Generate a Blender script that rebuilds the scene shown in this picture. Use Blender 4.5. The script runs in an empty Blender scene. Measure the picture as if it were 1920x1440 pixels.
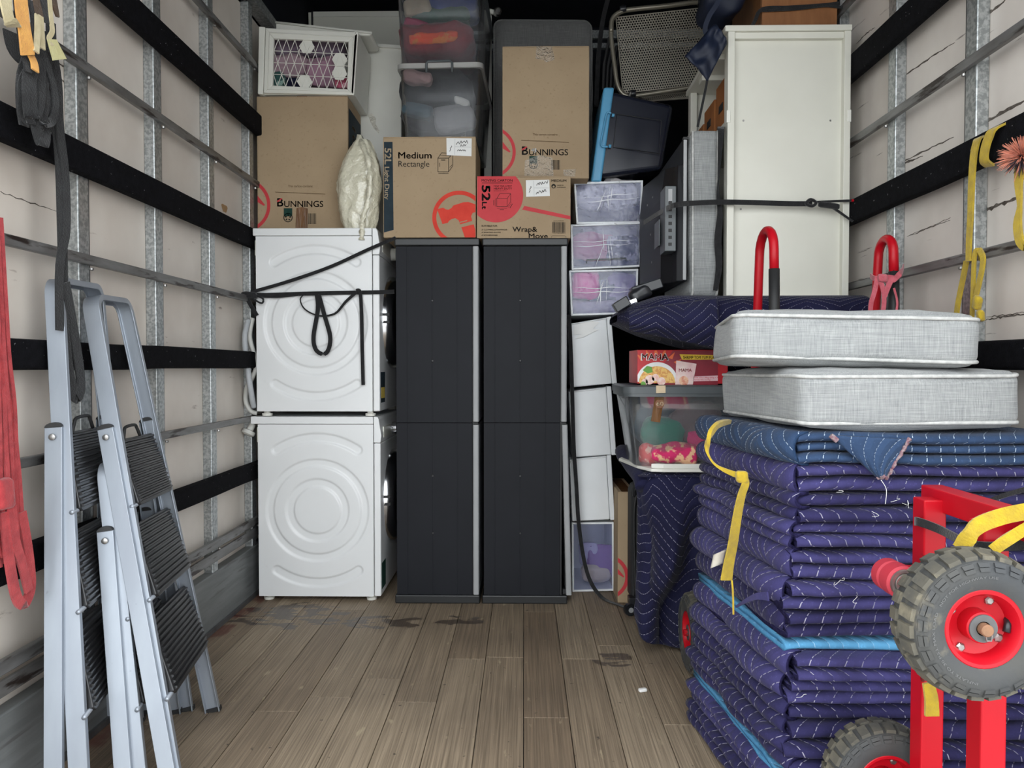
import bpy, bmesh, math, random
from mathutils import Vector, Matrix, Euler, noise
rnd = random.Random(7)
S = bpy.context.scene
COL = S.collection
# ------------------------------------------------------------------ camera
F = 1400.0                      # focal length in pixels of a 1920 x 1440 frame
CAM = Vector((0, 0, 1.075))     # a person standing behind the open tailgate
CROT = Euler((math.pi / 2 - math.atan(34 / F), 0, math.atan(22 / F)))
cd = bpy.data.cameras.new('camera'); cam = bpy.data.objects.new('camera', cd); COL.objects.link(cam)
cd.sensor_fit = 'HORIZONTAL'; cd.sensor_width = 36; cd.lens = 36 * F / 1920
cd.clip_start = .05; cd.clip_end = 100
cam.location = CAM; cam.rotation_euler = CROT; S.camera = cam
# ------------------------------------------------------------------ overcast sky, exposure
w = bpy.data.worlds.new('overcast_sky'); S.world = w; w.use_nodes = True
w.node_tree.nodes['Background'].inputs[0].default_value = (.93, .97, 1.0, 1)
w.node_tree.nodes['Background'].inputs[1].default_value = 1.0
S.view_settings.view_transform = 'Standard'; S.view_settings.look = 'None'
S.view_settings.gamma = 1; S.view_settings.use_curve_mapping = False
S.view_settings.exposure = 2.02

RM = CROT.to_matrix()
def ray(u, v): return RM @ Vector(((u - 960) / F, (720 - v) / F, -1))
def V(u, v, Y): d = ray(u, v); return CAM + d * (Y / d.y)
def VX(u, v, X): d = ray(u, v); return CAM + d * (X / d.x)
def VZ(u, v, Z): d = ray(u, v); return CAM + d * ((Z - CAM.z) / d.z)
def lerp(a, b, t): return a + (b - a) * t
X3, Y3, Z3 = Vector((1, 0, 0)), Vector((0, 1, 0)), Vector((0, 0, 1))

# ------------------------------------------------------------------ mesh collector
WL = {}
class MB:
    def __init__(s): s.v = []; s.f = []; s.m = []; s.uv = {}
    def add(s, vs, fs, mi=0, uvs=None):
        o = len(s.v); s.v += [Vector(p) for p in vs]
        if uvs:
            for i, q in enumerate(uvs): s.uv[o + i] = q
        for q in fs: s.f.append([o + i for i in q]); s.m.append(mi)
        return s
    def obox(s, c, a, b, d, mi=0):          # centre and three half-axes
        c, a, b, d = map(Vector, (c, a, b, d))
        vs = [c + a * i + b * j + d * k for k in (-1, 1) for j in (-1, 1) for i in (-1, 1)]
        fs = [(0, 2, 3, 1), (4, 5, 7, 6), (0, 1, 5, 4), (2, 6, 7, 3), (0, 4, 6, 2), (1, 3, 7, 5)]
        if a.cross(b).dot(d) < 0: fs = [q[::-1] for q in fs]
        return s.add(vs, fs, mi)
    def box(s, x0, x1, y0, y1, z0, z1, mi=0):
        return s.obox(((x0 + x1) / 2, (y0 + y1) / 2, (z0 + z1) / 2), (abs(x1 - x0) / 2, 0, 0), (0, abs(y1 - y0) / 2, 0), (0, 0, abs(z1 - z0) / 2), mi)
    def loft(s, rings, c0=True, c1=True, mi=0, closed=True, uv=None):
        n = len(rings[0]); vs = [p for r in rings for p in r]; fs = []
        for i in range(len(rings) - 1):
            for j in range(n if closed else n - 1):
                k = (j + 1) % n
                fs.append((i * n + j, i * n + k, (i + 1) * n + k, (i + 1) * n + j))
        if c0: fs.append(tuple(range(n))[::-1])
        if c1: fs.append(tuple((len(rings) - 1) * n + j for j in range(n)))
        return s.add(vs, fs, mi, uv)
    def sweep(s, path, wdir, prof, closed=False, mi=0, caps=True):
        """profile points (a along wdir, b along the side normal) swept along a path"""
        P = [Vector(p) for p in path]; n = len(P); rings = []
        for i in range(n):
            if closed: T = P[(i + 1) % n] - P[i - 1]
            else: T = P[min(i + 1, n - 1)] - P[max(i - 1, 0)]
            T.normalize()
            W = wdir[i] if isinstance(wdir, list) else wdir
            W = Vector(W); W = (W - T * W.dot(T))
            if W.length < 1e-5: W = Vector((0.3, .5, .8)) - T * T.dot(Vector((.3, .5, .8)))
            W.normalize(); N = T.cross(W)
            k = prof[i] if isinstance(prof[0][0], (tuple, list)) else prof
            rings.append([P[i] + W * a + N * b for a, b in k])
        if closed: rings.append(rings[0])
        return s.loft(rings, caps and not closed, caps and not closed, mi)
    def tube(s, path, r, n=10, closed=False, mi=0):
        P = [Vector(p) for p in path]; m = len(P); rings = []; W = None
        for i in range(m):
            if closed: T = P[(i + 1) % m] - P[i - 1]
            else: T = P[min(i + 1, m - 1)] - P[max(i - 1, 0)]
            T.normalize()
            if W is None: W = T.orthogonal()
            W = (W - T * W.dot(T))
            if W.length < 1e-6: W = T.orthogonal()
            W.normalize(); N = T.cross(W)
            rr_ = r[i] if isinstance(r, (list, tuple)) else r
            rings.append([P[i] + (W * math.cos(a) + N * math.sin(a)) * rr_ for a in [2 * math.pi * j / n for j in range(n)]])
        if closed: rings.append(rings[0])
        return s.loft(rings, not closed, not closed, mi)
    def strap(s, path, width, wdir, t=.003, mi=0):
        h = t / 2
        if isinstance(width, list): prof = [[(-q / 2, -h), (q / 2, -h), (q / 2, h), (-q / 2, h)] for q in width]
        else: prof = [(-width / 2, -h), (width / 2, -h), (width / 2, h), (-width / 2, h)]
        return s.sweep(path, wdir, prof, mi=mi)
    def lathe(s, prof, c, axis, n=24, mi=0, caps=True):
        c = Vector(c); A = Vector(axis).normalized(); U = A.orthogonal().normalized(); W = A.cross(U)
        rings = [[c + A * h + (U * math.cos(a) + W * math.sin(a)) * r for a in [2 * math.pi * j / n for j in range(n)]] for r, h in prof]
        return s.loft(rings, caps, caps, mi)
    def prism(s, poly, ext, mi=0):
        a = [Vector(p) for p in poly]; b = [p + Vector(ext) for p in a]
        return s.loft([a, b], True, True, mi)
    def grid(s, fn, nu, nv, uvf=None, mi=0):
        vs = []; uv = []
        for j in range(nv + 1):
            for i in range(nu + 1):
                a, b = i / nu, j / nv
                vs.append(fn(a, b)); uv.append(uvf(a, b) if uvf else (a, b))
        fs = [(j * (nu + 1) + i, j * (nu + 1) + i + 1, (j + 1) * (nu + 1) + i + 1, (j + 1) * (nu + 1) + i) for j in range(nv) for i in range(nu)]
        return s.add(vs, fs, mi, uv)
    def rbox(s, c, size, r=.02, n=8, crown=(0, 0, 0), nz=0, nsc=6, rot=None, seed=0, mi=0, uvm=None):
        """rounded, optionally crowned and lumpy box"""
        c = Vector(c); h = Vector(size) / 2; R = rot or Matrix.Identity(3); M = {}; vs = []; fs = []; uv = []
        nn = [max(3, int(n)) if isinstance(n, (int, float)) else 0] * 3 if not isinstance(n, tuple) else n
        def pt(ix, iy, iz):
            k = (ix, iy, iz)
            if k in M: return M[k]
            q = Vector((2 * ix / nn[0] - 1, 2 * iy / nn[1] - 1, 2 * iz / nn[2] - 1))
            # pull sample rows toward the edges so that the rounding is sampled
            q2 = Vector([math.copysign(abs(t) ** .75, t) for t in q])
            p = Vector((q2.x * h.x, q2.y * h.y, q2.z * h.z))
            cc = Vector([max(-(h[i] - r), min(h[i] - r, p[i])) for i in range(3)])
            d = p - cc
            if d.length > 1e-9: p = cc + d.normalized() * r * min(1, max(abs(d.x), abs(d.y), abs(d.z)) / r)
            for i in range(3):
                a, b = (i + 1) % 3, (i + 2) % 3
                if crown[i]: p[i] += crown[i] * (p[i] / h[i]) * (1 - q[a] ** 2) * (1 - q[b] ** 2)
            if nz:
                nv_ = noise.noise_vector(p * nsc + Vector((seed * 3.1, seed * 1.7, seed)))
                nv2 = noise.noise_vector(p * nsc * 2.7 + Vector((seed * 2.1, seed * 4.7, seed)))
                p = p + nv_ * nz + nv2 * nz * .4
            M[k] = len(vs); vs.append(c + R @ p); uv.append(uvm(p) if uvm else (p.x, p.z + p.y)); return M[k]
        for ax in range(3):
            a, b = (ax + 1) % 3, (ax + 2) % 3
            for sd in (0, nn[ax]):
                for i in range(nn[a]):
                    for j in range(nn[b]):
                        q = []
                        for di, dj in ((0, 0), (1, 0), (1, 1), (0, 1)):
                            k = [0, 0, 0]; k[ax] = sd; k[a] = i + di; k[b] = j + dj; q.append(pt(*k))
                        fs.append(tuple(q) if sd else tuple(q[::-1]))
        return s.add(vs, fs, mi, uv)
    def build(s, name, mat, parent=None, smooth=None, bev=0, bseg=2, solid=0, label=None, cat=None, group=None, kind=None, base=None, sub=0):
        if parent is not None: o0 = WL[parent.name]
        elif base is not None: o0 = Vector(base)
        else:
            xs = [p.x for p in s.v]; ys = [p.y for p in s.v]; zs = [p.z for p in s.v]
            o0 = Vector(((min(xs) + max(xs)) / 2, (min(ys) + max(ys)) / 2, min(zs)))
        me = bpy.data.meshes.new(name)
        me.from_pydata([p - o0 for p in s.v], [], s.f)
        for mm in (mat if isinstance(mat, (list, tuple)) else [mat]): me.materials.append(mm)
        if any(s.m): me.polygons.foreach_set('material_index', s.m)
        if s.uv:
            L = me.uv_layers.new(name='uv'); 
            for lp in me.loops: L.data[lp.index].uv = s.uv.get(lp.vertex_index, (0, 0))
        me.validate()
        if smooth:
            me.polygons.foreach_set('use_smooth', [True] * len(me.polygons))
            if smooth is not True: me.set_sharp_from_angle(angle=math.radians(smooth))
        o = bpy.data.objects.new(name, me); COL.objects.link(o)
        if parent is not None: o.parent = parent
        else: o.location = o0
        WL[o.name] = o0.copy()
        if solid: q = o.modifiers.new('thickness', 'SOLIDIFY'); q.thickness = solid; q.offset = 0; q.material_offset_rim = 1 if len(me.materials) > 1 and not any(s.m) else 0
        if bev: q = o.modifiers.new('edge', 'BEVEL'); q.width = bev; q.segments = bseg; q.limit_method = 'ANGLE'; q.angle_limit = math.radians(40)
        if sub: q = o.modifiers.new('sub', 'SUBSURF'); q.levels = sub; q.render_levels = sub
        return tag(o, label, cat, group, kind)
def tag(o, label=None, cat=None, group=None, kind=None):
    if label: o['label'] = label
    if cat: o['category'] = cat
    if group: o['group'] = group
    if kind: o['kind'] = kind
    return o
def thing(name, label, cat, loc, group=None, kind=None):
    o = bpy.data.objects.new(name, None); COL.objects.link(o); o.location = loc; o.empty_display_size = .1
    WL[o.name] = Vector(loc); return tag(o, label, cat, group, kind)
def smooth_path(pts, n=6, closed=False):
    P = [Vector(p) for p in pts]; out = []; m = len(P)
    for i in range(m if closed else m - 1):
        if closed: a, b, c, d = P[i - 1], P[i], P[(i + 1) % m], P[(i + 2) % m]
        else: a, b, c, d = P[max(i - 1, 0)], P[i], P[i + 1], P[min(i + 2, m - 1)]
        for k in range(n):
            t = k / n
            out.append(.5 * ((2 * b) + (c - a) * t + (2 * a - 5 * b + 4 * c - d) * t * t + (3 * b - a - 3 * c + d) * t ** 3))
    if not closed: out.append(P[-1])
    return out
def rr(cx, cy, hx, hy, r, z, n=4):
    out = []
    for sx, sy, a0 in ((1, 1, 0), (-1, 1, 90), (-1, -1, 180), (1, -1, 270)):
        for k in range(n + 1):
            a = math.radians(a0 + 90 * k / n)
            out.append(Vector((cx + sx * (hx - r) + r * math.cos(a), cy + sy * (hy - r) + r * math.sin(a), z)))
    return out

# ------------------------------------------------------------------ procedural materials
def nt(name):
    m = bpy.data.materials.new(name); m.use_nodes = True; t = m.node_tree; b = t.nodes['Principled BSDF']
    return m, t, b
def nd(t, kind, **k):
    n = t.nodes.new(kind)
    for a, b in k.items():
        if a.startswith('i_'): n.inputs[int(a[2:])].default_value = b
        else: setattr(n, a, b)
    return n
def lk(t, a, b): t.links.new(a, b)
def rgba(c): return (c[0], c[1], c[2], 1)
def srgb(r, g, b):
    def q(x): x /= 255; return x / 12.92 if x <= .04045 else ((x + .055) / 1.055) ** 2.4
    return (q(r), q(g), q(b))
def coordn(t, scale, coord='Object'):
    tc = nd(t, 'ShaderNodeTexCoord'); mp = nd(t, 'ShaderNodeMapping')
    lk(t, tc.outputs[coord], mp.inputs[0]); mp.inputs[3].default_value = scale
    return mp.outputs[0]
def noisef(t, scale, stretch=(1, 1, 1), detail=4, lo=.3, hi=.7, rough=.55, coord='Object', dist=0):
    n = nd(t, 'ShaderNodeTexNoise'); n.inputs['Scale'].default_value = scale; n.inputs['Detail'].default_value = detail
    n.inputs['Roughness'].default_value = rough; n.inputs['Distortion'].default_value = dist
    lk(t, coordn(t, stretch, coord), n.inputs[0])
    r = nd(t, 'ShaderNodeMapRange'); r.inputs[1].default_value = lo; r.inputs[2].default_value = hi
    lk(t, n.outputs[0], r.inputs[0]); return r.outputs[0]
def mixc(t, fac, a, b):
    m = nd(t, 'ShaderNodeMix', data_type='RGBA')
    if isinstance(fac, (int, float)): m.inputs[0].default_value = fac
    else: lk(t, fac, m.inputs[0])
    for i, c in ((6, a), (7, b)):
        if isinstance(c, tuple): m.inputs[i].default_value = rgba(c)
        else: lk(t, c, m.inputs[i])
    return m.outputs[2]
def mathn(t, op, a, b=None, c=None):
    m = nd(t, 'ShaderNodeMath', operation=op)
    for i, q in enumerate((a, b, c)):
        if q is None: continue
        if isinstance(q, (int, float)): m.inputs[i].default_value = q
        else: lk(t, q, m.inputs[i])
    return m.outputs[0]
def bumpn(t, b, h, dist=.002, strength=.5):
    n = nd(t, 'ShaderNodeBump'); n.inputs['Strength'].default_value = strength; n.inputs['Distance'].default_value = dist
    lk(t, h, n.inputs['Height']); lk(t, n.outputs[0], b.inputs['Normal']); return n
def M(name, col, col2=None, rough=.5, metal=0, scale=12, stretch=(1, 1, 1), lo=.35, hi=.65, detail=4, bump=0, bscale=None, bdist=.002, spec=.5, coat=0, sheen=0, marks=None, mscale=30, mlo=.66, mhi=.7, mstretch=(1, 1, 1)):
    m, t, b = nt(name)
    b.inputs['Roughness'].default_value = rough; b.inputs['Metallic'].default_value = metal
    b.inputs['Specular IOR Level'].default_value = spec; b.inputs['Coat Weight'].default_value = coat
    if sheen: b.inputs['Sheen Weight'].default_value = sheen
    c2 = col2 or tuple(x * .86 for x in col)
    c = mixc(t, noisef(t, scale, stretch, detail, lo, hi), col, c2)
    if marks: c = mixc(t, noisef(t, mscale, mstretch, 6, mlo, mhi), c, marks)
    lk(t, c, b.inputs['Base Color'])
    if bump: bumpn(t, b, noisef(t, bscale or scale * 4, stretch, 3, 0, 1), bdist, bump)
    return m
def clear(name, tint, opac=.12, rough=.08, crinkle=0, csc=20, milky=.0, refl=.9):
    """thin clear plastic: mostly passes light, slightly hazy, with a glossy surface"""
    m, t, b = nt(name)
    b.inputs['Base Color'].default_value = rgba(tint); b.inputs['Roughness'].default_value = .5
    tr = nd(t, 'ShaderNodeBsdfTransparent'); tr.inputs[0].default_value = rgba(tuple(.8 + .2 * x for x in tint))
    gl = nd(t, 'ShaderNodeBsdfGlossy'); gl.inputs['Roughness'].default_value = rough; gl.inputs['Color'].default_value = (.9, .9, .9, 1)
    fr = nd(t, 'ShaderNodeFresnel'); fr.inputs[0].default_value = 1.45
    haze = mathn(t, 'MULTIPLY_ADD', noisef(t, 5, (1, 1, 1), 2), milky, opac)
    m1 = nd(t, 'ShaderNodeMixShader'); lk(t, haze, m1.inputs[0]); lk(t, tr.outputs[0], m1.inputs[1]); lk(t, b.outputs[0], m1.inputs[2])
    m2 = nd(t, 'ShaderNodeMixShader'); lk(t, mathn(t, 'MULTIPLY', fr.outputs[0], refl), m2.inputs[0]); lk(t, m1.outputs[0], m2.inputs[1]); lk(t, gl.outputs[0], m2.inputs[2])
    lk(t, m2.outputs[0], t.nodes['Material Output'].inputs[0])
    if crinkle:
        n = bumpn(t, b, noisef(t, csc, (1, 1, 1), 3, 0, 1, dist=1.5), .02, crinkle); lk(t, n.outputs[0], fr.inputs[1]); lk(t, n.outputs[0], gl.inputs['Normal'])
    return m
def quilt(name, col, col2, thread=(.55, .52, .66), sp=.036, per=.16, slope=.75, puff=.6):
    """moving blanket: cotton with rows of zigzag stitching, UV in metres"""
    m, t, b = nt(name)
    tc = nd(t, 'ShaderNodeTexCoord'); sx = nd(t, 'ShaderNodeSeparateXYZ'); lk(t, tc.outputs['UV'], sx.inputs[0])
    u, v = sx.outputs[0], sx.outputs[1]
    pp = mathn(t, 'PINGPONG', v, per / 2)
    q = mathn(t, 'MULTIPLY_ADD', pp, slope, u)
    wob = noisef(t, 9, (1, 1, 1), 2, 0, 1); q = mathn(t, 'MULTIPLY_ADD', wob, .02, q)
    fr = mathn(t, 'FRACT', mathn(t, 'DIVIDE', q, sp))
    d = mathn(t, 'ABSOLUTE', mathn(t, 'SUBTRACT', fr, .5))          # 0 at a row of stitches
    line = mathn(t, 'LESS_THAN', d, .028)
    dash = mathn(t, 'LESS_THAN', mathn(t, 'FRACT', mathn(t, 'DIVIDE', v, .009)), .66)
    wear = noisef(t, 6, (1, 1, 1), 3, .35, .6)
    st = mathn(t, 'MULTIPLY', mathn(t, 'MULTIPLY', line, dash), mathn(t, 'MULTIPLY_ADD', wear, .6, .35))
    c = mixc(t, noisef(t, 7, (1, 1, 1), 5, .35, .7), col, col2)
    c = mixc(t, mathn(t, 'MULTIPLY', noisef(t, 160, (1, 1, 1), 2, .6, .8), .35), c, tuple(x * 2 + .01 for x in col))
    c = mixc(t, st, c, thread)
    lk(t, c, b.inputs['Base Color']); b.inputs['Roughness'].default_value = .85; b.inputs['Sheen Weight'].default_value = .06
    b.inputs['Specular IOR Level'].default_value = .2
    hgt = mathn(t, 'ADD', mathn(t, 'POWER', d, .5), mathn(t, 'MULTIPLY', noisef(t, 45, (1, 1, 1), 3, 0, 1), .5))
    bumpn(t, b, hgt, .008, puff); return m

WALLW = M('painted_plywood', srgb(226, 218, 208), srgb(208, 198, 187), rough=.45, scale=2.5, bump=.12, bscale=60, marks=srgb(120, 98, 84), mscale=9, mlo=.69, mhi=.76, mstretch=(1, .5, 2.2))
WALLR = M('gouged_plywood', srgb(224, 217, 209), srgb(203, 194, 185), rough=.45, scale=2.5, bump=.2, bscale=40, marks=srgb(84, 70, 62), mscale=7, mlo=.66, mhi=.72, mstretch=(1, .5, 7))
GALV = M('galvanised_steel', (.50, .52, .52), (.30, .32, .32), rough=.42, metal=.75, scale=90, lo=.4, hi=.6, detail=2)
STEELD = M('dark_steel', (.12, .12, .12), (.07, .07, .07), rough=.5, metal=.4)
RAILM = M('worn_rail', (.24, .24, .24), (.15, .145, .14), rough=.45, metal=.5, scale=10, stretch=(1, .5, 3), marks=(.035, .025, .022), mscale=14, mlo=.54, mhi=.62, mstretch=(1, .4, 3))
KICK = M('grey_kick_board', (.19, .20, .20), (.12, .127, .127), rough=.55, scale=6, stretch=(1, .3, 4), bump=.15, marks=(.08, .075, .075), mscale=9, mlo=.58, mhi=.7, mstretch=(1, .3, 5))
CARPET = M('black_carpet', (.0075, .0075, .0095), (.004, .004, .005), rough=.95, scale=60, bump=.8, bscale=320, bdist=.004, spec=.1, marks=(.30, .30, .32), mscale=85, mlo=.70, mhi=.72)
NAVYD = M('dark_lining', (.010, .011, .016), (.006, .007, .01), rough=.9, scale=4, spec=.2)
GROUND = M('concrete_ground', (.42, .41, .39), (.33, .32, .31), rough=.9, scale=3)
WHITE = M('white_enamel', (.80, .81, .81), (.77, .78, .78), rough=.28, scale=3, spec=.5, marks=(.62, .62, .61), mscale=5, mlo=.70, mhi=.8)
WPLAS = M('white_plastic', (.76, .755, .69), (.70, .695, .63), rough=.4, scale=4)
WBOX = M('cool_white_plastic', (.77, .79, .80), (.73, .75, .76), rough=.38, scale=5)
CREAM = M('cream_laminate', (.72, .71, .63), (.67, .66, .58), rough=.4, scale=3)
CHAR = M('charcoal_plastic', (.0060, .0070, .0105), (.0078, .009, .013), spec=.25, rough=.6, scale=5, bump=.1, bscale=120, marks=(.013, .014, .016), mscale=2.6, mlo=.6, mhi=.95)
CHAR2 = M('charcoal_lid', (.009, .010, .011), (.014, .015, .016), rough=.42, scale=8, stretch=(1, 1, 6))
GREYP = M('grey_plastic', (.33, .335, .34), (.29, .295, .30), rough=.45, scale=5)
DGREY = M('dark_grey_plastic', (.085, .095, .10), (.07, .08, .085), rough=.4, scale=6)
BLACKP = M('black_plastic', (.011, .012, .015), (.016, .017, .02), rough=.3, scale=5)
TVB = M('television_black', (.006, .0065, .009), (.009, .0095, .012), rough=.5, scale=5, spec=.3)
BLACKM = M('matt_black', (.012, .012, .013), (.02, .02, .02), rough=.6, scale=10)
CHROME = M('chrome', (.75, .76, .78), (.6, .6, .62), rough=.18, metal=1, scale=4)
CARD = M('kraft_cardboard', srgb(170, 149, 121), srgb(160, 139, 112), rough=.85, scale=3, bump=.08, bscale=200, marks=srgb(150, 129, 102), mscale=90, mlo=.6, mhi=.75, spec=.2)
CARDD = M('cardboard_brown', srgb(160, 104, 62), srgb(140, 88, 52), rough=.85, scale=5, spec=.2)
INKR = M('red_ink', srgb(214, 70, 56), srgb(204, 62, 50), rough=.7, scale=20, spec=.2)
INKR2 = M('crimson_ink', srgb(200, 62, 68), srgb(190, 56, 62), rough=.6, scale=10, spec=.3)
INKK = M('black_ink', (.012, .011, .010), (.02, .018, .016), rough=.7, scale=30, spec=.2)
INKN = M('dark_teal_ink', srgb(40, 54, 62), srgb(34, 46, 54), rough=.7, scale=20, spec=.2)
INKB = M('brown_line_ink', srgb(92, 70, 46), rough=.8, scale=20, spec=.2)
INKG = M('green_ink', srgb(28, 62, 54), rough=.7, scale=20, spec=.2)
INKL = M('kraft_letters', srgb(206, 186, 156), rough=.8, scale=20, spec=.2)
PAPER = M('white_paper', (.80, .80, .78), (.76, .76, .74), rough=.6, scale=10)
TAPEC = clear('clear_tape', (.9, .85, .75), .22, .12, .5, 60)
TAPEB = M('brown_tape', srgb(120, 84, 52), srgb(96, 66, 40), rough=.25, scale=40, stretch=(1, 1, .2), bump=.6, bscale=80, bdist=.004)
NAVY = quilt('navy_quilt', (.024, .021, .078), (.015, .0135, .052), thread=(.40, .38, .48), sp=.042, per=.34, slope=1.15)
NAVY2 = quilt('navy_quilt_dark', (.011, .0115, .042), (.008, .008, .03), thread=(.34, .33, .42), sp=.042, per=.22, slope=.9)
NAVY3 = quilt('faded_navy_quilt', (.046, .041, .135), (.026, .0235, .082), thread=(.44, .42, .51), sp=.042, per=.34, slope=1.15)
NAVYE = M('blanket_edge', (.020, .0175, .060), (.010, .009, .034), rough=.95, scale=90, bump=.8, bscale=200, bdist=.004, spec=.1)
BLUEE = M('blue_blanket_edge', (.08, .25, .43), (.06, .2, .36), rough=.95, scale=90, spec=.1)
STLE = M('slate_blanket_edge', (.025, .05, .105), (.016, .034, .075), rough=.95, scale=90, spec=.1)
STEELB = quilt('slate_blue_quilt', (.028, .055, .115), (.019, .038, .085), thread=(.5, .6, .72), per=.24)
LIGHTB = quilt('sky_blue_quilt', (.085, .27, .45), (.065, .22, .39), thread=(.3, .5, .68))
ALU = M('ladder_aluminium', (.36, .395, .44), (.31, .34, .385), rough=.42, metal=.55, scale=6, stretch=(2, 2, .4), marks=(.25, .27, .30), mscale=30, mlo=.68, mhi=.76)
TREAD = M('black_tread', (.012, .012, .013), (.022, .022, .023), rough=.33, scale=8, marks=(.085, .085, .085), mscale=5, mlo=.56, mhi=.9)
REDP = M('red_paint', (.48, .004, .013), (.40, .004, .011), rough=.38, scale=5, spec=.3, marks=(.12, .012, .012), mscale=26, mlo=.70, mhi=.73)
RUBBER = M('muddy_rubber', (.042, .045, .048), (.058, .057, .052), rough=.75, scale=9, bump=.25, bscale=120, marks=(.22, .19, .13), mscale=16, mlo=.58, mhi=.78)
TREADR = M('muddy_tyre_tread', (.062, .06, .052), (.12, .108, .08), rough=.85, scale=14, bump=.4, bscale=150, marks=(.20, .175, .12), mscale=24, mlo=.56, mhi=.7)
STEEL = M('steel', (.45, .44, .42), (.3, .29, .28), rough=.35, metal=.9, scale=20)
RUST = M('rusty_steel', (.30, .16, .09), (.18, .10, .06), rough=.7, metal=.4, scale=40)
def webbing(name, c, c2, fuzz=.6):
    return M(name, c, c2, rough=.9, scale=40, bump=fuzz, bscale=260, bdist=.003, spec=.15, sheen=.3)
WBLK = webbing('black_webbing', (.013, .013, .014), (.022, .022, .023))
WGRY = webbing('charcoal_webbing', (.020, .021, .022), (.013, .013, .014))
WYEL = webbing('yellow_webbing', (.47, .33, .022), (.36, .25, .03))
WRED = webbing('red_webbing', (.43, .05, .055), (.30, .03, .036))
WPNK = webbing('faded_red_webbing', (.52, .12, .15), (.42, .08, .10))
WORG = webbing('orange_webbing', (.78, .40, .10), (.68, .33, .09))
WCRM = webbing('cream_webbing', (.62, .54, .34), (.52, .44, .26))
WBRN = webbing('brown_webbing', (.10, .06, .035), (.06, .035, .02))
WPYL = webbing('pale_yellow_webbing', (.62, .58, .30), (.55, .5, .24))
CLEARP = clear('clear_plastic', (.55, .57, .60), .035, .1, 0, 20, .05, .6)
CLEARB = clear('bluish_clear_plastic', (.50, .55, .85), .07, .1, 0, 20, .05, .6)
FILM = clear('stretch_film', (.95, .96, 1), .0, .05, .9, 11)
HOSE = M('grey_hose', (.44, .46, .48), (.38, .40, .42), rough=.45, scale=20)
HOSEW = M('pale_hose', (.60, .60, .57), (.54, .54, .5), rough=.5, scale=20)
BLUEL = M('sky_blue_plastic', (.10, .36, .58), (.085, .31, .52), rough=.35, scale=6)
NAVYP = M('navy_black_plastic', (.010, .012, .022), (.014, .016, .027), rough=.25, scale=6)
BAGN = M('navy_nylon', (.004, .0095, .03), (.003, .007, .022), rough=.6, scale=12, bump=.4, bscale=30)
OAK = M('oak_veneer', srgb(150, 100, 60), srgb(130, 84, 48), rough=.5, scale=5, stretch=(6, 6, 1))
OAKD = M('oak_veneer_side', srgb(128, 86, 52), srgb(110, 72, 42), rough=.5, scale=5, stretch=(6, 6, 1))
BRONZE = M('bronze_tube', (.30, .275, .22), (.25, .225, .18), rough=.35, metal=.6, scale=10)
MESHM = M('taupe_mesh', (.34, .315, .26), (.29, .265, .22), rough=.45, metal=.4, scale=10)
POLY = M('wrapped_cream_pillow', (.74, .71, .57), (.64, .61, .47), rough=.14, scale=16, lo=.3, hi=.7, bump=.9, bscale=22, bdist=.02, coat=.8)
def linen(name, c, c2):
    m, t, b = nt(name)
    a = noisef(t, 46, (.3, .3, 9), 3, .3, .7); d = noisef(t, 46, (9, 9, .3), 3, .3, .7)
    wv = mathn(t, 'MULTIPLY_ADD', a, .5, mathn(t, 'MULTIPLY', d, .5))
    lk(t, mixc(t, wv, c, c2), b.inputs['Base Color']); b.inputs['Roughness'].default_value = .9; b.inputs['Specular IOR Level'].default_value = .2
    b.inputs['Sheen Weight'].default_value = .2
    bumpn(t, b, wv, .002, .6); return m
LINEN = linen('grey_linen', (.38, .39, .38), (.18, .188, .193))
LINEND = linen('dark_grey_linen', (.17, .17, .165), (.09, .09, .09))
PIPE = M('linen_piping', (.52, .52, .50), (.38, .38, .37), rough=.9, scale=60, spec=.2)
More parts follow.
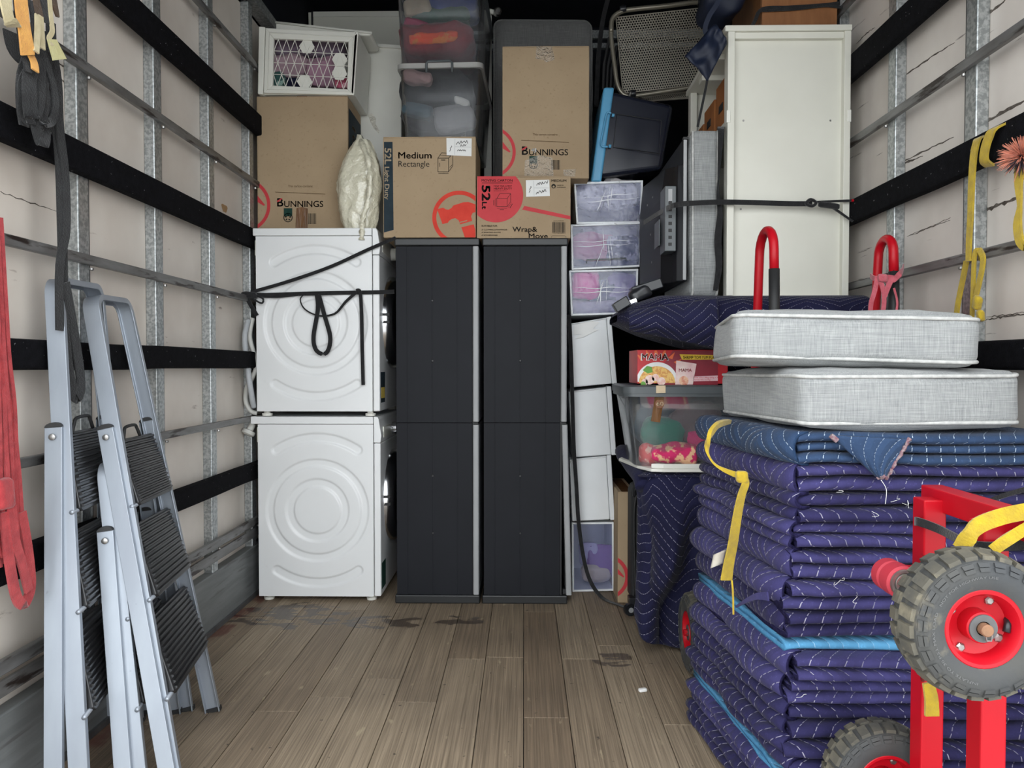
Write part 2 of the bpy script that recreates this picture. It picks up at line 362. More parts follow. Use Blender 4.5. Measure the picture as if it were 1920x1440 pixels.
def woodplank():
    m, t, b = nt('worn_hardwood')
    oi = nd(t, 'ShaderNodeObjectInfo')
    ge = nd(t, 'ShaderNodeNewGeometry')
    mp = nd(t, 'ShaderNodeMapping'); lk(t, ge.outputs['Position'], mp.inputs[0]); mp.inputs[3].default_value = (210, 2.6, 1)
    of = nd(t, 'ShaderNodeVectorMath', operation='SCALE'); of.inputs[0].default_value = (31, 17, 5); lk(t, oi.outputs['Random'], of.inputs[3]); lk(t, of.outputs[0], mp.inputs[1])
    n = nd(t, 'ShaderNodeTexNoise'); n.inputs['Scale'].default_value = 1; n.inputs['Detail'].default_value = 6; n.inputs['Distortion'].default_value = .35; lk(t, mp.outputs[0], n.inputs[0])
    r = nd(t, 'ShaderNodeMapRange'); r.inputs[1].default_value = .28; r.inputs[2].default_value = .72; lk(t, n.outputs[0], r.inputs[0])
    tone = mixc(t, oi.outputs['Random'], srgb(176, 158, 134), srgb(142, 122, 100))
    dark = mixc(t, oi.outputs['Random'], srgb(116, 102, 84), srgb(94, 81, 66))
    c = mixc(t, r.outputs[0], dark, tone)
    def pn(sc, lo, hi, det=3, st=(1, 1, 1)):
        q = nd(t, 'ShaderNodeTexNoise'); q.inputs['Scale'].default_value = sc; q.inputs['Detail'].default_value = det
        mm = nd(t, 'ShaderNodeMapping'); lk(t, ge.outputs['Position'], mm.inputs[0]); mm.inputs[3].default_value = st; lk(t, mm.outputs[0], q.inputs[0])
        k = nd(t, 'ShaderNodeMapRange'); k.inputs[1].default_value = lo; k.inputs[2].default_value = hi; lk(t, q.outputs[0], k.inputs[0]); return k.outputs[0]
    c = mixc(t, mathn(t, 'MULTIPLY', pn(1.6, .45, .7), .5), c, srgb(88, 76, 64))
    c = mixc(t, mathn(t, 'MULTIPLY', pn(26, .66, .72, 6, (1, .35, 1)), .55), c, srgb(186, 170, 140))
    c = mixc(t, mathn(t, 'MULTIPLY', pn(40, .69, .74, 4), .8), c, srgb(46, 38, 32))
    # spilled water in front of the washer and a splash by the black cupboard
    sp = nd(t, 'ShaderNodeSeparateXYZ'); lk(t, ge.outputs['Position'], sp.inputs[0])
    wet = None
    for cx, cy, rx, ry in ((-1.02, 3.18, .36, .22), (-.28, 3.12, .14, .09), (-.62, 3.1, .3, .1), (.33, 2.72, .10, .09)):
        dx = mathn(t, 'DIVIDE', mathn(t, 'SUBTRACT', sp.outputs[0], cx), rx); dy = mathn(t, 'DIVIDE', mathn(t, 'SUBTRACT', sp.outputs[1], cy), ry)
        e = mathn(t, 'SUBTRACT', 1.0, mathn(t, 'ADD', mathn(t, 'MULTIPLY', dx, dx), mathn(t, 'MULTIPLY', dy, dy)))
        e = mathn(t, 'MAXIMUM', e, 0.0); wet = e if wet is None else mathn(t, 'MAXIMUM', wet, e)
    k = mathn(t, 'MULTIPLY', wet, pn(9, .42, .60, 2, (1, 2.2, 1)))
    k = mathn(t, 'GREATER_THAN', k, .34)
    c = mixc(t, mathn(t, 'MULTIPLY', k, .72), c, srgb(52, 40, 34))
    # red primer rubbed off along the left kick board
    rd = mathn(t, 'MULTIPLY', mathn(t, 'LESS_THAN', sp.outputs[0], -1.19), pn(7, .48, .6))
    c = mixc(t, mathn(t, 'MULTIPLY', rd, .7), c, srgb(92, 40, 34))
    lk(t, c, b.inputs['Base Color'])
    rg = mathn(t, 'MULTIPLY_ADD', k, -.28, .62); lk(t, rg, b.inputs['Roughness'])
    bumpn(t, b, r.outputs[0], .003, .45)
    return m
PLANK = woodplank()
# =================================================================== the truck body
YB0, YB1 = 1.0, 4.75           # tail opening, front bulkhead
ZT = 3.2
g = MB().box(-12, 12, -12, 12, -1.05, -1.0).build('ground', GROUND, kind='structure')
fl = MB().box(-1.36, 1.36, YB0, YB1, -.12, -.018).build('floor', STEELD, kind='structure')
px0 = -1.256; wp = 2.512 / 18; rp = random.Random(3)
for i in range(18):
    x0 = px0 + i * wp
    cuts = [YB0, rp.uniform(1.5, 2.9), YB1] if i % 3 else [YB0, rp.uniform(2.1, 2.5), rp.uniform(3.0, 3.3), YB1]
    if i == 6: cuts = [YB0, 2.36, YB1]
    if i == 10: cuts = [YB0, 2.72, YB1]
    for a, b in zip(cuts, cuts[1:]):
        dz = rp.uniform(-.0012, 0)
        MB().box(x0 + .0011, x0 + wp - .0011, a + .001, b - .001, -.018, dz).build('plank', PLANK, fl, bev=.0012, bseg=1)
MB().box(-1.36, 1.36, YB0, YB1, ZT, ZT + .06).build('ceiling', NAVYD, kind='structure')
MB().box(-1.36, 1.36, YB0 - .05, YB0, 2.72, ZT + .06).build('added_shade_header_1', STEELD, kind='structure')  # unseen header over the opening, added to darken the upper back
wf = MB().box(-1.36, 1.36, YB1, YB1 + .05, -.1, ZT).build('wall_front', NAVYD, kind='structure')
MB().box(-1.3, 1.3, YB1 - .03, YB1, 3.06, 3.09).build('rail', GALV, wf)
MB().box(-1.3, 1.3, YB1 - .03, YB1, 3.12, 3.17).build('rail', GALV, wf)
bands = [(2.155, 2.255), (1.612, 1.706), (1.064, 1.144), (.549, .631)]
rails = [(2.463, 2.490), (1.914, 1.942), (1.366, 1.394), (.820, .846), (.334, .369)]
for sd, side in ((-1, 'left'), (1, 'right')):
    def bx(x0, x1, *a): return MB().box(min(sd * x0, sd * x1), max(sd * x0, sd * x1), *a)
    wl = bx(1.325, 1.36, YB0, YB1, -.1, ZT).build('wall_' + side, NAVYD, kind='structure')
    st = [1.246 + .444 * k for k in range(8)] if sd < 0 else [1.238 + .456 * k for k in range(8)]
    ed = [YB0] + st + [YB1]
    for a, b in zip(ed, ed[1:]):
        bx(1.30, 1.325, a + .004, b - .004, .0, 2.74).build('panel', WALLR if sd > 0 else WALLW, wl, bev=.002)
    for y in st:
        o = bx(1.262, 1.30, y - .026, y + .026, .0, 2.745).build('stud', GALV, wl, bev=.004)
        bx(1.27, 1.299, y + .026, y + .041, .0, 2.745).build('stud_gap_shade', STEELD, o)  # dark strip stands in for the shaded gap at the stud
    bx(1.235, 1.30, YB0, YB1, 2.75, 2.80).build('top_plate', GALV, wl, bev=.004)
    bx(1.255, 1.325, YB0, YB1, 2.80, ZT).build('header_lining', NAVYD, wl)
    for z0, z1 in bands:
        b = MB(); N = 60; pr = []
        for k in range(N + 1):
            y = lerp(YB0, YB1, k / N); j = noise.noise(Vector((y * 3, z0 * 9, sd))) * .003
            pr.append([Vector((sd * (1.262 if q[0] else 1.232 + j), y, q[1] + j)) for q in ((1, z0), (0, z0 + .004), (0, z1 - .004), (1, z1))])
        b.loft(pr).build('carpet_band', CARPET, wl, bev=.006)
    for z0, z1 in rails:
        o = bx(1.244, 1.262, YB0, YB1, z0, z1).build('rail', RAILM, wl, bev=.003)
        for y in st:
            if 1.5 < y < 3.6: MB().lathe([(.006, 0), (.006, .006), (.003, .008)], (sd * 1.253, y + .02, z0 - .007), (0, 0, -1), 8).build('rivet', STEEL, o)
    bx(1.25, 1.262, YB0, YB1, .278, .318).build('rail', RAILM, wl, bev=.003)
    bx(1.256, 1.30, YB0, YB1, 0, .234).build('kick_board', KICK, wl, bev=.004)
    bx(1.246, 1.256, YB0, YB1, 0, .018).build('floor_angle', STEELD, wl)

# =================================================================== print helper
def clip(poly, R):
    u0, v0, u1, v1 = R
    for k, (ax, lim, s) in enumerate(((0, u0, 1), (0, u1, -1), (1, v0, 1), (1, v1, -1))):
        out = []
        for i in range(len(poly)):
            a, b = poly[i - 1], poly[i]; da, db = s * (a[ax] - lim), s * (b[ax] - lim)
            if da * db < 0:
                t = da / (da - db); out.append((lerp(a[0], b[0], t), lerp(a[1], b[1], t)))
            if db >= 0: out.append(b)
        poly = out
        if len(poly) < 3: return []
    return poly
TXT = {}
def textmesh(s, bold=0):  # filled outline of a line of lettering
    k = (s, bold)
    if k not in TXT:
        c = bpy.data.curves.new('lettering', 'FONT'); c.body = s; c.size = 1; c.resolution_u = 3; c.offset = bold
        o = bpy.data.objects.new('lettering', c); me = bpy.data.meshes.new_from_object(o)
        me.calc_loop_triangles(); vs = [v.co.copy() for v in me.vertices]
        TXT[k] = (vs, [tuple(t.vertices) for t in me.loop_triangles])
        bpy.data.objects.remove(o); bpy.data.curves.remove(c); bpy.data.meshes.remove(me)
    return TXT[k]
class PR:
    """flat print lying on a face; mapf turns print coordinates into the face's world points"""
    def __init__(s, mapf, R=None): s.b = MB(); s.m = mapf; s.R = R
    def poly(s, pts):
        if s.R: pts = clip(list(pts), s.R)
        if len(pts) >= 3: s.b.add([s.m(*p) for p in pts], [tuple(range(len(pts)))])
        return s
    def rect(s, u0, v0, u1, v1): return s.poly([(u0, v0), (u1, v0), (u1, v1), (u0, v1)])
    def line(s, a, b, w=1):
        dx, dy = b[0] - a[0], b[1] - a[1]; L = math.hypot(dx, dy) or 1; nx, ny = -dy / L * w / 2, dx / L * w / 2
        return s.poly([(a[0] + nx, a[1] + ny), (b[0] + nx, b[1] + ny), (b[0] - nx, b[1] - ny), (a[0] - nx, a[1] - ny)])
    def lines(s, pts, w=1):
        for a, b in zip(pts, pts[1:]): s.line(a, b, w)
        return s
    def ring(s, c, r0, r1, a0=0, a1=360, n=48, sy=1):
        for i in range(n):
            a, b = math.radians(lerp(a0, a1, i / n)), math.radians(lerp(a0, a1, (i + 1) / n))
            q = [(c[0] + r * math.cos(t), c[1] + sy * r * math.sin(t)) for r, t in ((r0, a), (r1, a), (r1, b), (r0, b))]
            s.poly(q if r0 > 0 else q[1:])if r0 > 0 else s.poly([q[0], q[1], q[2]])
        return s
    def text(s, t, u0, vb, wpx, hpx, bold=0, rot=0, slant=0):
        """left end and baseline, total width, cap height; rot=1 reads downward"""
        vs, tr = textmesh(t)
        x0, x1 = min(p.x for p in vs), max(p.x for p in vs); sx = wpx / (x1 - x0); sy = hpx / .70
        B_ = bold * .75
        for (ox, oy), q in [(o_, q) for o_ in (((0, 0), (-B_, 0), (B_, 0), (0, -B_), (0, B_)) if bold else ((0, 0),)) for q in tr]:
            pts = []
            for i in q:
                x, y = (vs[i].x - x0 + ox) * sx, (vs[i].y + oy) * sy
                x += y * slant
                pts.append((u0 + x, vb - y) if not rot else ((u0 + y, vb + x) if rot == 1 else (u0 - y, vb - x)))
            s.poly(pts)
        return s
    def build(s, name, mat, parent, **k):
        return s.b.build(name, mat, parent, **k) if s.b.f else None
def face(Y, off=.0016): return lambda u, v: V(u, v, Y - off)
def scribble(p, u0, v0, wd, ht, n, seed, slope=0):
    r = random.Random(seed); pts = []
    for i in range(n):
        t = i / (n - 1); pts.append((u0 + wd * t + r.uniform(-1, 1) * wd / n * .5, v0 + slope * t + (-1) ** i * ht * r.uniform(.25, .6)))
    P = smooth_path([Vector((a, b, 0)) for a, b in pts], 3)
    p.lines([(q.x, q.y) for q in P], 1.0)
def hammer_logo(parent, mapf, R, c, r, mat, full=True, band=.15):
    """red ring with a claw hammer inside, cut by the carton's edges"""
    p = PR(mapf, R); p.ring(c, r * (1 - band), r, 120 if full else 0, 320 if full else 360, 56); p.build('logo_ring', mat, parent)
    p = PR(mapf, R)
    hm = [(-.82, -.31), (-.60, -.37), (-.50, -.31), (-.40, -.29), (-.28, -.36), (-.22, -.45), (.16, -.57), (.34, -.58), (.58, -.50), (.78, -.34), (.86, -.15), (.82, .08), (.74, -.14), (.62, -.20), (.50, -.18), (.44, -.05), (.48, .12), (.04, .25), (-.02, .10), (-.14, .02), (-.28, .05), (-.38, .12), (-.42, .19), (-.62, .24)]
    hd = [(.08, .36), (.54, .25), (.72, .9), (.30, 1.0)]
    if full:
        p.poly([(c[0] + a * r, c[1] + b * r) for a, b in hm]); p.poly([(c[0] + a * r, c[1] + b * r) for a, b in hd])
    else:
        p.poly([(c[0] + a * r, c[1] + b * r) for a, b in ((.2, -.62), (.45, -.45), (.8, -.02), (.76, .02), (.5, -.14), (.2, -.22))])
    p.build('logo_hammer', mat, parent)

def carton(label, u0, v0, u1, v1, Y, depth, group='cardboard cartons in the load', tape=None, z0=None, mat=None):
    a, b = V(u0, v1, Y), V(u1, v0, Y)
    if z0 is not None: a.z = z0
    t = thing('cardboard_carton', label, 'carton', ((a.x + b.x) / 2, Y + depth / 2, a.z), group)
    m = mat or CARD
    MB().box(a.x, b.x, Y, Y + depth, a.z, b.z - .004).build('body', m, t, bev=.0025)
    y2 = Y + depth / 2
    MB().box(a.x + .001, b.x - .001, Y + .0005, y2 - .0015, b.z - .004, b.z).build('flap', m, t, bev=.001)
    MB().box(a.x + .001, b.x - .001, y2 + .0015, Y + depth - .0005, b.z - .004, b.z).build('flap', m, t, bev=.001)
    MB().box((a.x + b.x) / 2 - .024, (a.x + b.x) / 2 + .024, Y - .0012, Y + depth * .95, b.z, b.z + .0007).build('tape', TAPEB, t)
    return t, a, b
def recycle_mark(t, fm, u, v, s, R=None):
    PR(fm, R).rect(u - s * .5, v - s * 1.1, u + s * .5, v - s * .15).build('recycling_mark', INKG, t)
    p = PR(fm, R); p.ring((u, v), s * .44, s * .54, n=24)
    for k in range(5):
        a = math.radians(72 * k - 90); p.poly([(u + s * q * math.cos(a + d), v + s * q * math.sin(a + d)) for q, d in ((.38, -.32), (.38, .32), (.2, .45), (.14, -.1))])
    p.build('recycling_mark', INKK, t)
def barcode(t, fm, u0, v0, u1, v1, seed=1, mat=None):
    r = random.Random(seed); p = PR(fm); u = u0
    while u < u1:
        w_ = r.choice((.5, .7, 1.1)); p.rect(u, v0, min(u + w_, u1), v1); u += w_ + r.choice((.5, .8, 1.0))
    p.build('barcode', mat or INKK, t)
def bunnings(t, fm, R, uc, vline, seed, half=47):
    PR(fm, R).text('This carton contains:', uc - 23, vline - 27, 47, 4.2).build('lettering', INKB, t)
    PR(fm, R).line((uc - half, vline - 18), (uc + half, vline - 14), .9).build('rule', INKB, t)
    p = PR(fm, R); p.text('B', uc - 43, vline + 9, 11, 15.5, .022, slant=.0); p.text('UNNINGS', uc - 30, vline + 10, 73, 11.5, .012); p.build('lettering', INKK, t)
    p = PR(lambda u, v: fm(u, v) - Y3 * .0005, R); p.poly([(uc - 44.5, vline - 1), (uc - 35, vline - 6.5), (uc - 33, vline - 5.5), (uc - 42, vline + 1.2)]); p.build('logo_flash', INKR2, t)

# dark gouges worn into the right wall's plywood, a scar and a brown patch on the left wall
GOUGE = M('gouge', (.075, .062, .052), (.16, .14, .12), rough=.9, scale=60, spec=.1)
def gouge(wall, X, pts, w_, seed):
    r = random.Random(seed); P = [VX(u, v, X) for u, v in pts]; Q = []
    for a, b in zip(P, P[1:]): Q += [a.lerp(b, k / 8) + Z3 * r.uniform(-.002, .002) for k in range(8)]
    Q.append(P[-1]); n = len(Q)
    b = MB(); b.strap(Q, [max(.0008, w_ * math.sin(math.pi * (k + .3) / n) ** .6 * r.uniform(.3, 1.1)) for k in range(n)], Z3, .0012); b.build('gouge', GOUGE, wall)
WR_, WL_ = bpy.data.objects['wall_right'], bpy.data.objects['wall_left']
for k, (pts, w_) in enumerate((([(1674, 158), (1700, 139), (1745, 108), (1790, 80)], .006), ([(1690, 305), (1735, 282), (1788, 257)], .007), ([(1675, 317), (1700, 304), (1730, 293)], .009), ([(1825, 240), (1860, 222), (1922, 188)], .012), ([(1829, 42), (1858, 22), (1890, -4)], .010), ([(1833, 401), (1868, 386), (1910, 370)], .014), ([(1701, 444), (1740, 428), (1781, 413)], .003), ([(1706, 440), (1750, 422), (1782, 408)], .002), ([(1848, 600), (1880, 594), (1925, 588)], .006), ([(1850, 594), (1890, 590), (1925, 584)], .003), ([(1606, 82), (1625, 62), (1640, 52)], .004))): gouge(WR_, 1.2994, pts, w_, k)
gouge(WL_, -1.2994, [(-4, 358), (40, 374), (106, 396)], .003, 40)
gouge(WL_, -1.2994, [(108, 118), (118, 124), (126, 130)], .006, 41); gouge(WL_, -1.2994, [(100, 140), (116, 150), (122, 153)], .006, 42)
b = MB(); pc = VX(421, 391, -1.2994); b.add([pc + Vector((0, .03 * math.cos(a) * (1 + .25 * math.sin(3 * a)), .022 * math.sin(a) * (1 + .3 * math.cos(2 * a)))) for a in [2 * math.pi * k / 18 for k in range(18)]], [tuple(range(18))]); b.build('chipped_patch', M('bare_wood', srgb(172, 136, 96), rough=.8), WL_)
# =================================================================== washer and dryer, seen from the side
YM = 3.374
def machine(name, label, ut, vt, ul, vb, Y, z0, dial, sticker):
    """ut = left end of the lid, vt/vb = top and bottom rows, ul = left side of the body"""
    xl = V(ul, vb, Y).x; zt = V(ul, vt, Y).z; xlid = V(ut, vt, Y).x
    H = zt - z0; D = .598; xf = xl + .560; xp = xl + .528
    t = thing(name, label, 'washing machine' if dial else 'dryer', ((xl + xf) / 2, Y + D / 2, z0), 'stacked laundry machines')
    lid = .036
    # body with pressed rings and arcs on the side panel
    cx, cz = xl + .270, zt - .428; x1 = xp - .002
    def dep(x, z):
        r = math.hypot(x - cx, z - cz)
        def bandp(a, b, k=.010): return max(0, min(1, (r - a) / k, (b - r) / k))
        h = bandp(.195, .238) + bandp(.102, .148)
        ang = abs(math.degrees(math.atan2(x - cx, abs(z - cz))))
        ra = .332
        if ang < 34: dd = abs(r - ra)
        else:
            a = math.radians(34); e = (math.copysign(math.sin(a), x - cx) * ra, math.copysign(math.cos(a), z - cz) * ra)
            dd = math.hypot(x - cx - e[0], z - cz - e[1])
        h += max(0, min(1, (.024 - dd) / .009))
        s_ = max(0, min(1, h)); return .0075 * s_ * s_ * (3 - 2 * s_)
    zb, ztp = z0 + .022, zt - lid
    b = MB(); b.grid(lambda i, j: Vector((lerp(xl, x1, i), Y + dep(lerp(xl, x1, i), lerp(zb, ztp, j)), lerp(zb, ztp, j))), 130, 190)
    b.build('side_panel', WHITE, t, smooth=True)
    MB().box(xl, x1, Y + .009, Y + D, zb, ztp).build('body', WHITE, t, bev=.004)
    MB().box(xp + .001, xf, Y, Y + D, zb, ztp - .085).build('front_panel', WHITE, t, bev=.006, bseg=3)
    cp = MB(); pr = [(xp + .001, ztp - .083), (xf, ztp - .083), (xf + .004, ztp - .05), (xf - .008, zt - .012), (xf - .014, zt), (xp + .001, zt)]
    cp.prism([Vector((x, Y, z)) for x, z in pr], (0, D, 0)).build('control_panel', WHITE, t, bev=.003)
    MB().box(xlid, xp - .001, Y - .004, Y + D, zt - lid + .002, zt).build('lid', WHITE, t, bev=.004, bseg=3)
    MB().box(xl - .012, xl, Y + .02, Y + .05, zt - .12, zt - .05).build('hinge_cover', WPLAS, t, bev=.003)
    MB().box(xl - .006, xl, Y + .03, Y + D - .03, z0 + .12, z0 + .45).build('rear_cover', GREYP, t, bev=.003)
    for fx in (xl + .035, xf - .05):
        for fy in (Y + .035, Y + D - .05):
            MB().lathe([(.022, z0 - z0), (.024, .012), (.014, .014), (.014, .03)], (fx, fy, z0), (0, 0, 1), 14).build('foot', WPLAS, t)
    # round door on the front
    dc = Vector((xf, Y + D / 2, z0 + .44))
    dr = MB().lathe([(.225, 0), (.222, .018), (.205, .040), (.175, .046), (.165, .034)], dc, (1, 0, 0), 40).build('door', CHROME, t, smooth=35)
    MB().lathe([(.164, .03), (.13, .045), (.06, .052), (.01, .053)], dc, (1, 0, 0), 32).build('door_glass', BLACKP, dr, smooth=40)
    MB().box(xf, xf + .012, Y + D - .12, Y + D - .05, z0 + .40, z0 + .48).build('door_catch', WPLAS, dr)
    for k in (.02, -.015): MB().box(xf, xf + .03, Y + .075, Y + .10, z0 + .44 + k, z0 + .452 + k).build('door_hinge', BLACKM, dr)
    k = MB().lathe([(.03, 0), (.03, .022), (.026, .026)], (xf + .002, Y + D * .5, zt - .075), (1, 0, 0), 20).build('dial', CHROME if dial else WPLAS, t, smooth=35)
    MB().box(xf - .001, xf + .005, Y + .06, Y + .24, zt - .10, zt - .05).build('detergent_drawer', WPLAS, t, bev=.002)
    if sticker == 'energy':
        MB().box(xf, xf + .0012, Y + .02, Y + .12, z0 + .06, z0 + .20).build('energy_sticker', INKN, t)
        MB().box(xf + .0012, xf + .002, Y + .03, Y + .11, z0 + .08, z0 + .13).build('energy_sticker', M('yellow_ink', (.7, .52, .1), rough=.6), t)
    else:
        MB().box(xf, xf + .0012, Y + .02, Y + .11, z0 + .05, z0 + .17).build('rating_sticker', INKG, t)
    return t, zt, xf, xl
washer, ZW, XF, XL = machine('washing_machine', 'white washing machine on the floor, lower of the two stacked laundry machines', 470, 781, 486, 1127, YM, 0.0, True, 'rate')
dryer, ZD, XF2, XL2 = machine('clothes_dryer', 'white dryer on top of the washing machine, tied with a black strap', 474, 428, 482, 775, YM - .004, ZW + .002, False, 'energy')
# water hoses hanging between the machines and the wall
def hose(label, pts, r, mat, Y):
    b = MB(); P = smooth_path([V(u, v, y) for u, v, y in pts], 7); b.tube(P, r, 10)
    o = b.build('drain_hose', mat, smooth=True, label=label, cat='hose', group='hoses beside the dryer'); return o
hose('smooth grey hose running down beside the dryer from the strap knot', [(466, 600, 3.40), (459, 632, 3.37), (463, 680, 3.36), (470, 730, 3.36), (476, 764, 3.385)], .0125, HOSE, 3.4)
hose('pale cream hose looped in an S beside the dryer', [(474, 596, 3.41), (468, 630, 3.41), (476, 662, 3.415), (481, 685, 3.425), (474, 706, 3.42), (463, 728, 3.415), (461, 752, 3.41), (470, 770, 3.41), (482, 775, 3.415)], .011, HOSEW, 3.4)
b = MB().lathe([(.014, 0), (.016, .03), (.03, .034), (.03, .05), (.02, .056)], V(474, 795, 3.42), (-.25, -.2, -.6), 18)
b.build('hose_cap', HOSEW, smooth=30, label='pale plastic hose cap hanging below the hoses behind the washer', cat='hose cap')
MB().rbox(V(478, 1058, 3.62), (.03, .2, .26), .012, 6).build('drain_bottle', WBOX, smooth=True, label='pale plastic container wedged between washer and wall', cat='container')
MB().obox(V(549, 1130, 3.40) + Vector((0, 0, .006)), (.045, .006, 0), (-.003, .02, 0), (0, 0, .006)).build('packing_piece', WPLAS, bev=.003, label='flat white plastic piece on the floor under the washer', cat='scrap')

# =================================================================== charcoal cupboards
def cupboard(label, u0, u1, Y, tilt):
    a, b_ = V(u0, 1136, Y), V(u1, 446, Y); x0, x1, zt = a.x, b_.x, b_.z; W = x1 - x0; Dp = .62
    t = thing('plastic_cupboard', label, 'cupboard', ((x0 + x1) / 2, Y + Dp / 2, 0), 'charcoal plastic cupboards')
    xb0, xb1 = x0 + .008, x1 - .034
    zm = V(u0, 793, Y).z
    for za, zb, nm in ((.038, zm - .0015, 'lower_side'), (zm + .0015, zt - .036, 'upper_side')):
        pn = MB(); e = [0, .14, .155, .47, .485, .80, .815, 1]; off = [.0, .0018, .0006, .0022, .0006, .0018, .0]
        prof = []
        for k in range(7):
            prof += [(lerp(xb0, xb1, e[k]), Y + .008 + off[k]), (lerp(xb0, xb1, e[k + 1]) - .0004, Y + .008 + off[k])]
        prof += [(xb1, Y + Dp - .02), (xb0, Y + Dp - .02)]
        pn.prism([Vector((x, y, za)) for x, y in prof], (0, 0, zb - za)).build(nm, CHAR, t)
    for z in (zm + .55, zm + .28, zm - .24, zm - .5):
        MB().lathe([(.006, 0), (.004, .002)], (lerp(xb0, xb1, .478), Y + .009, z), (0, -1, 0), 10).build('rivet', CHAR2, t)
    MB().box(x0, x1, Y - .004, Y + Dp, 0, .038).build('base', CHAR2, t, bev=.005)
    MB().box(x0 + .002, x1, Y - .002, Y + Dp, zt - .034, zt).build('lid', CHAR2, t, bev=.006, bseg=3)
    MB().box(xb1 + .001, xb1 + .008, Y + .012, Y + Dp - .02, .038, zt - .036).build('door_gap', BLACKM, t)
    for za, zb, tl in ((.04, zm - .008, tilt), (zm + .006, zt - .037, 0)):
        d = MB(); x = xb1 + .004
        ring = lambda z, o: [Vector((x + o + p, Y + q, z)) for p, q in ((0, 0), (.004, -.004), (.022, -.004), (.026, 0), (.026, Dp - .05), (0, Dp - .05))]
        d.loft([ring(za, tl), ring(zb, tl * .15)]).build('door', GREYP, t, bev=.002)
    MB().box(xb1 + .004, xb1 + .026, Y + .004, Y + .03, zm - .006, zm + .004).build('hinge', BLACKM, t)
    MB().box(x1 - .02, x1 - .004, Y + .02, Y + .05, .038, .06).build('latch', BLACKM, t, bev=.002)
    return zt
ZC = cupboard('charcoal plastic cupboard with grey door edge standing next to the washer', 741, 899, 3.35, 0)
cupboard('charcoal plastic cupboard beside the column of drawers, lower grey door ajar', 904, 1065, 3.35, .024)

# =================================================================== cartons over the machines and cupboards
YA = 3.52
ta, a, b = carton('tall brown carton with hammer-ring logo standing on the dryer', 483, 180, 652, 428, YA, .28, z0=ZD)
fm = face(YA); RA = (483, 178, 652, 428)
bunnings(ta, fm, RA, 563, 378, 1)
hammer_logo(ta, fm, RA, (456, 385), 51, INKR2, False, .12)
recycle_mark(ta, fm, 540, 408, 16, RA); barcode(ta, fm, 578, 400, 593, 420, 2)
PR(lambda u, v: V(u, v, YA - .0024)).poly([(556, 390), (567, 388), (577, 391), (577, 428), (554, 428)]).build('torn_tape', TAPEB, ta)
xr = b.x + .0015
sm = lambda p, q: Vector((xr, YA + p, a.z + q))
PR(sm).poly([(.015, .02), (.27, .02), (.27, b.z - a.z - .05), (.015, b.z - a.z - .05)]).build('print_band', INKN, ta)
p = PR(lambda s_, q: Vector((xr + .001, YA + .05 + q, a.z + .53 - s_))); p.text('107L', 0, .10, .2, .07, .02); p.build('lettering', INKL, ta)

YBx = 3.352
tb, a, b = carton('medium brown carton with dark side band and orange hammer logo beside the wrapped pillow', 719, 256, 892, 445.6, YBx, .36)
fm = face(YBx); RB = (720, 257, 891.5, 445)
PR(fm, RB).poly([(720, 266), (736, 266), (738, 431), (720, 436)]).build('print_band', INKN, tb)
f2 = face(YBx, .0022)
PR(f2, RB).text('52L', 721.5, 278, 30, 12, .03, 1).text('Light Duty', 721.5, 313, 61, 8.5, .02, 1).build('lettering', INKL, tb)
PR(fm, RB).text('Medium', 747, 297, 62, 12, .016).build('lettering', INKK, tb)
PR(fm, RB).text('Rectangle', 747, 312.5, 58, 11, 0).build('lettering', INKK, tb)
p = PR(fm, RB); A_ = dict(a=(821, 296.5), b=(841, 296.5), c=(841, 322), d=(821, 322), e=(828, 286.5), f_=(849, 288), g=(849, 311))
for q, r in (('a', 'b'), ('b', 'c'), ('c', 'd'), ('d', 'a'), ('a', 'e'), ('e', 'f_'), ('f_', 'b'), ('f_', 'g'), ('g', 'c')): p.line(A_[q], A_[r], .9)
p.line((824.5, 291), (845, 292), .7); p.line((827, 300), (835, 300), 1.2); p.line((824.5, 305), (824.5, 313), .8); p.line((843, 314), (848, 309), .8); p.line((822, 325), (841, 325), .9)
p.build('box_drawing', INKK, tb)
hammer_logo(tb, fm, RB, (861, 408), 50.5, INKR)
PR(f2, RB).poly([(862, 416), (876, 412.5), (876, 414.5), (862, 418)]).build('logo_slot', CARD, tb)
lb = PR(f2); lb.poly([(837, 258.5), (884.5, 259.5), (884, 293), (837.5, 291)]); lb = lb.build('shipping_label', PAPER, tb)
p = PR(face(YBx, .003)); p.line((853, 261), (852.5, 290), .4); p.line((853, 275), (883, 276), .4); p.build('label_rule', GREYP, lb)
p = PR(face(YBx, .003)); scribble(p, 856, 268, 22, 6, 9, 1, -2); scribble(p, 863, 272.5, 11, 4, 6, 2, -1); scribble(p, 858, 282, 15, 3, 9, 3); p.lines([(843, 284), (845, 280), (844, 278), (847, 275), (846.5, 273)], 1); p.build('handwriting', INKK, lb)

YC = 3.356
tcn, a, b = carton('low carton with big crimson disc on the right cupboard', 894, 330, 1070, 447, YC, .54)
ZCC = b.z
fm = face(YC); RC = (895, 330.5, 1069.5, 446); f2 = face(YC, .0022)
p = PR(fm, RC); p.ring((930, 366), 0, 51, n=64); p.build('print_disc', INKR2, tcn)
PR(fm, RC).poly([(983, 386), (1069.5, 405), (1069.5, 411.5), (979, 393)]).build('print_stripe', INKR2, tcn)
p = PR(f2, RC); p.text('MOVING CARTON', 903, 340.5, 58, 4.6, .016); p.line((903.5, 343), (961, 343), .9)
p.text('52', 904, 348, 28, 15, .05, 1); p.text('Lt', 904, 379, 13, 9, .04, 1)
p.text('HALF TEA CHEST', 926, 350, 34, 2.6, .02); p.text('HEAVY DUTY', 926, 355.5, 34, 3.8, .016); p.text('REINFORCED CARTON', 926, 358.5, 24, 1.4, .0)
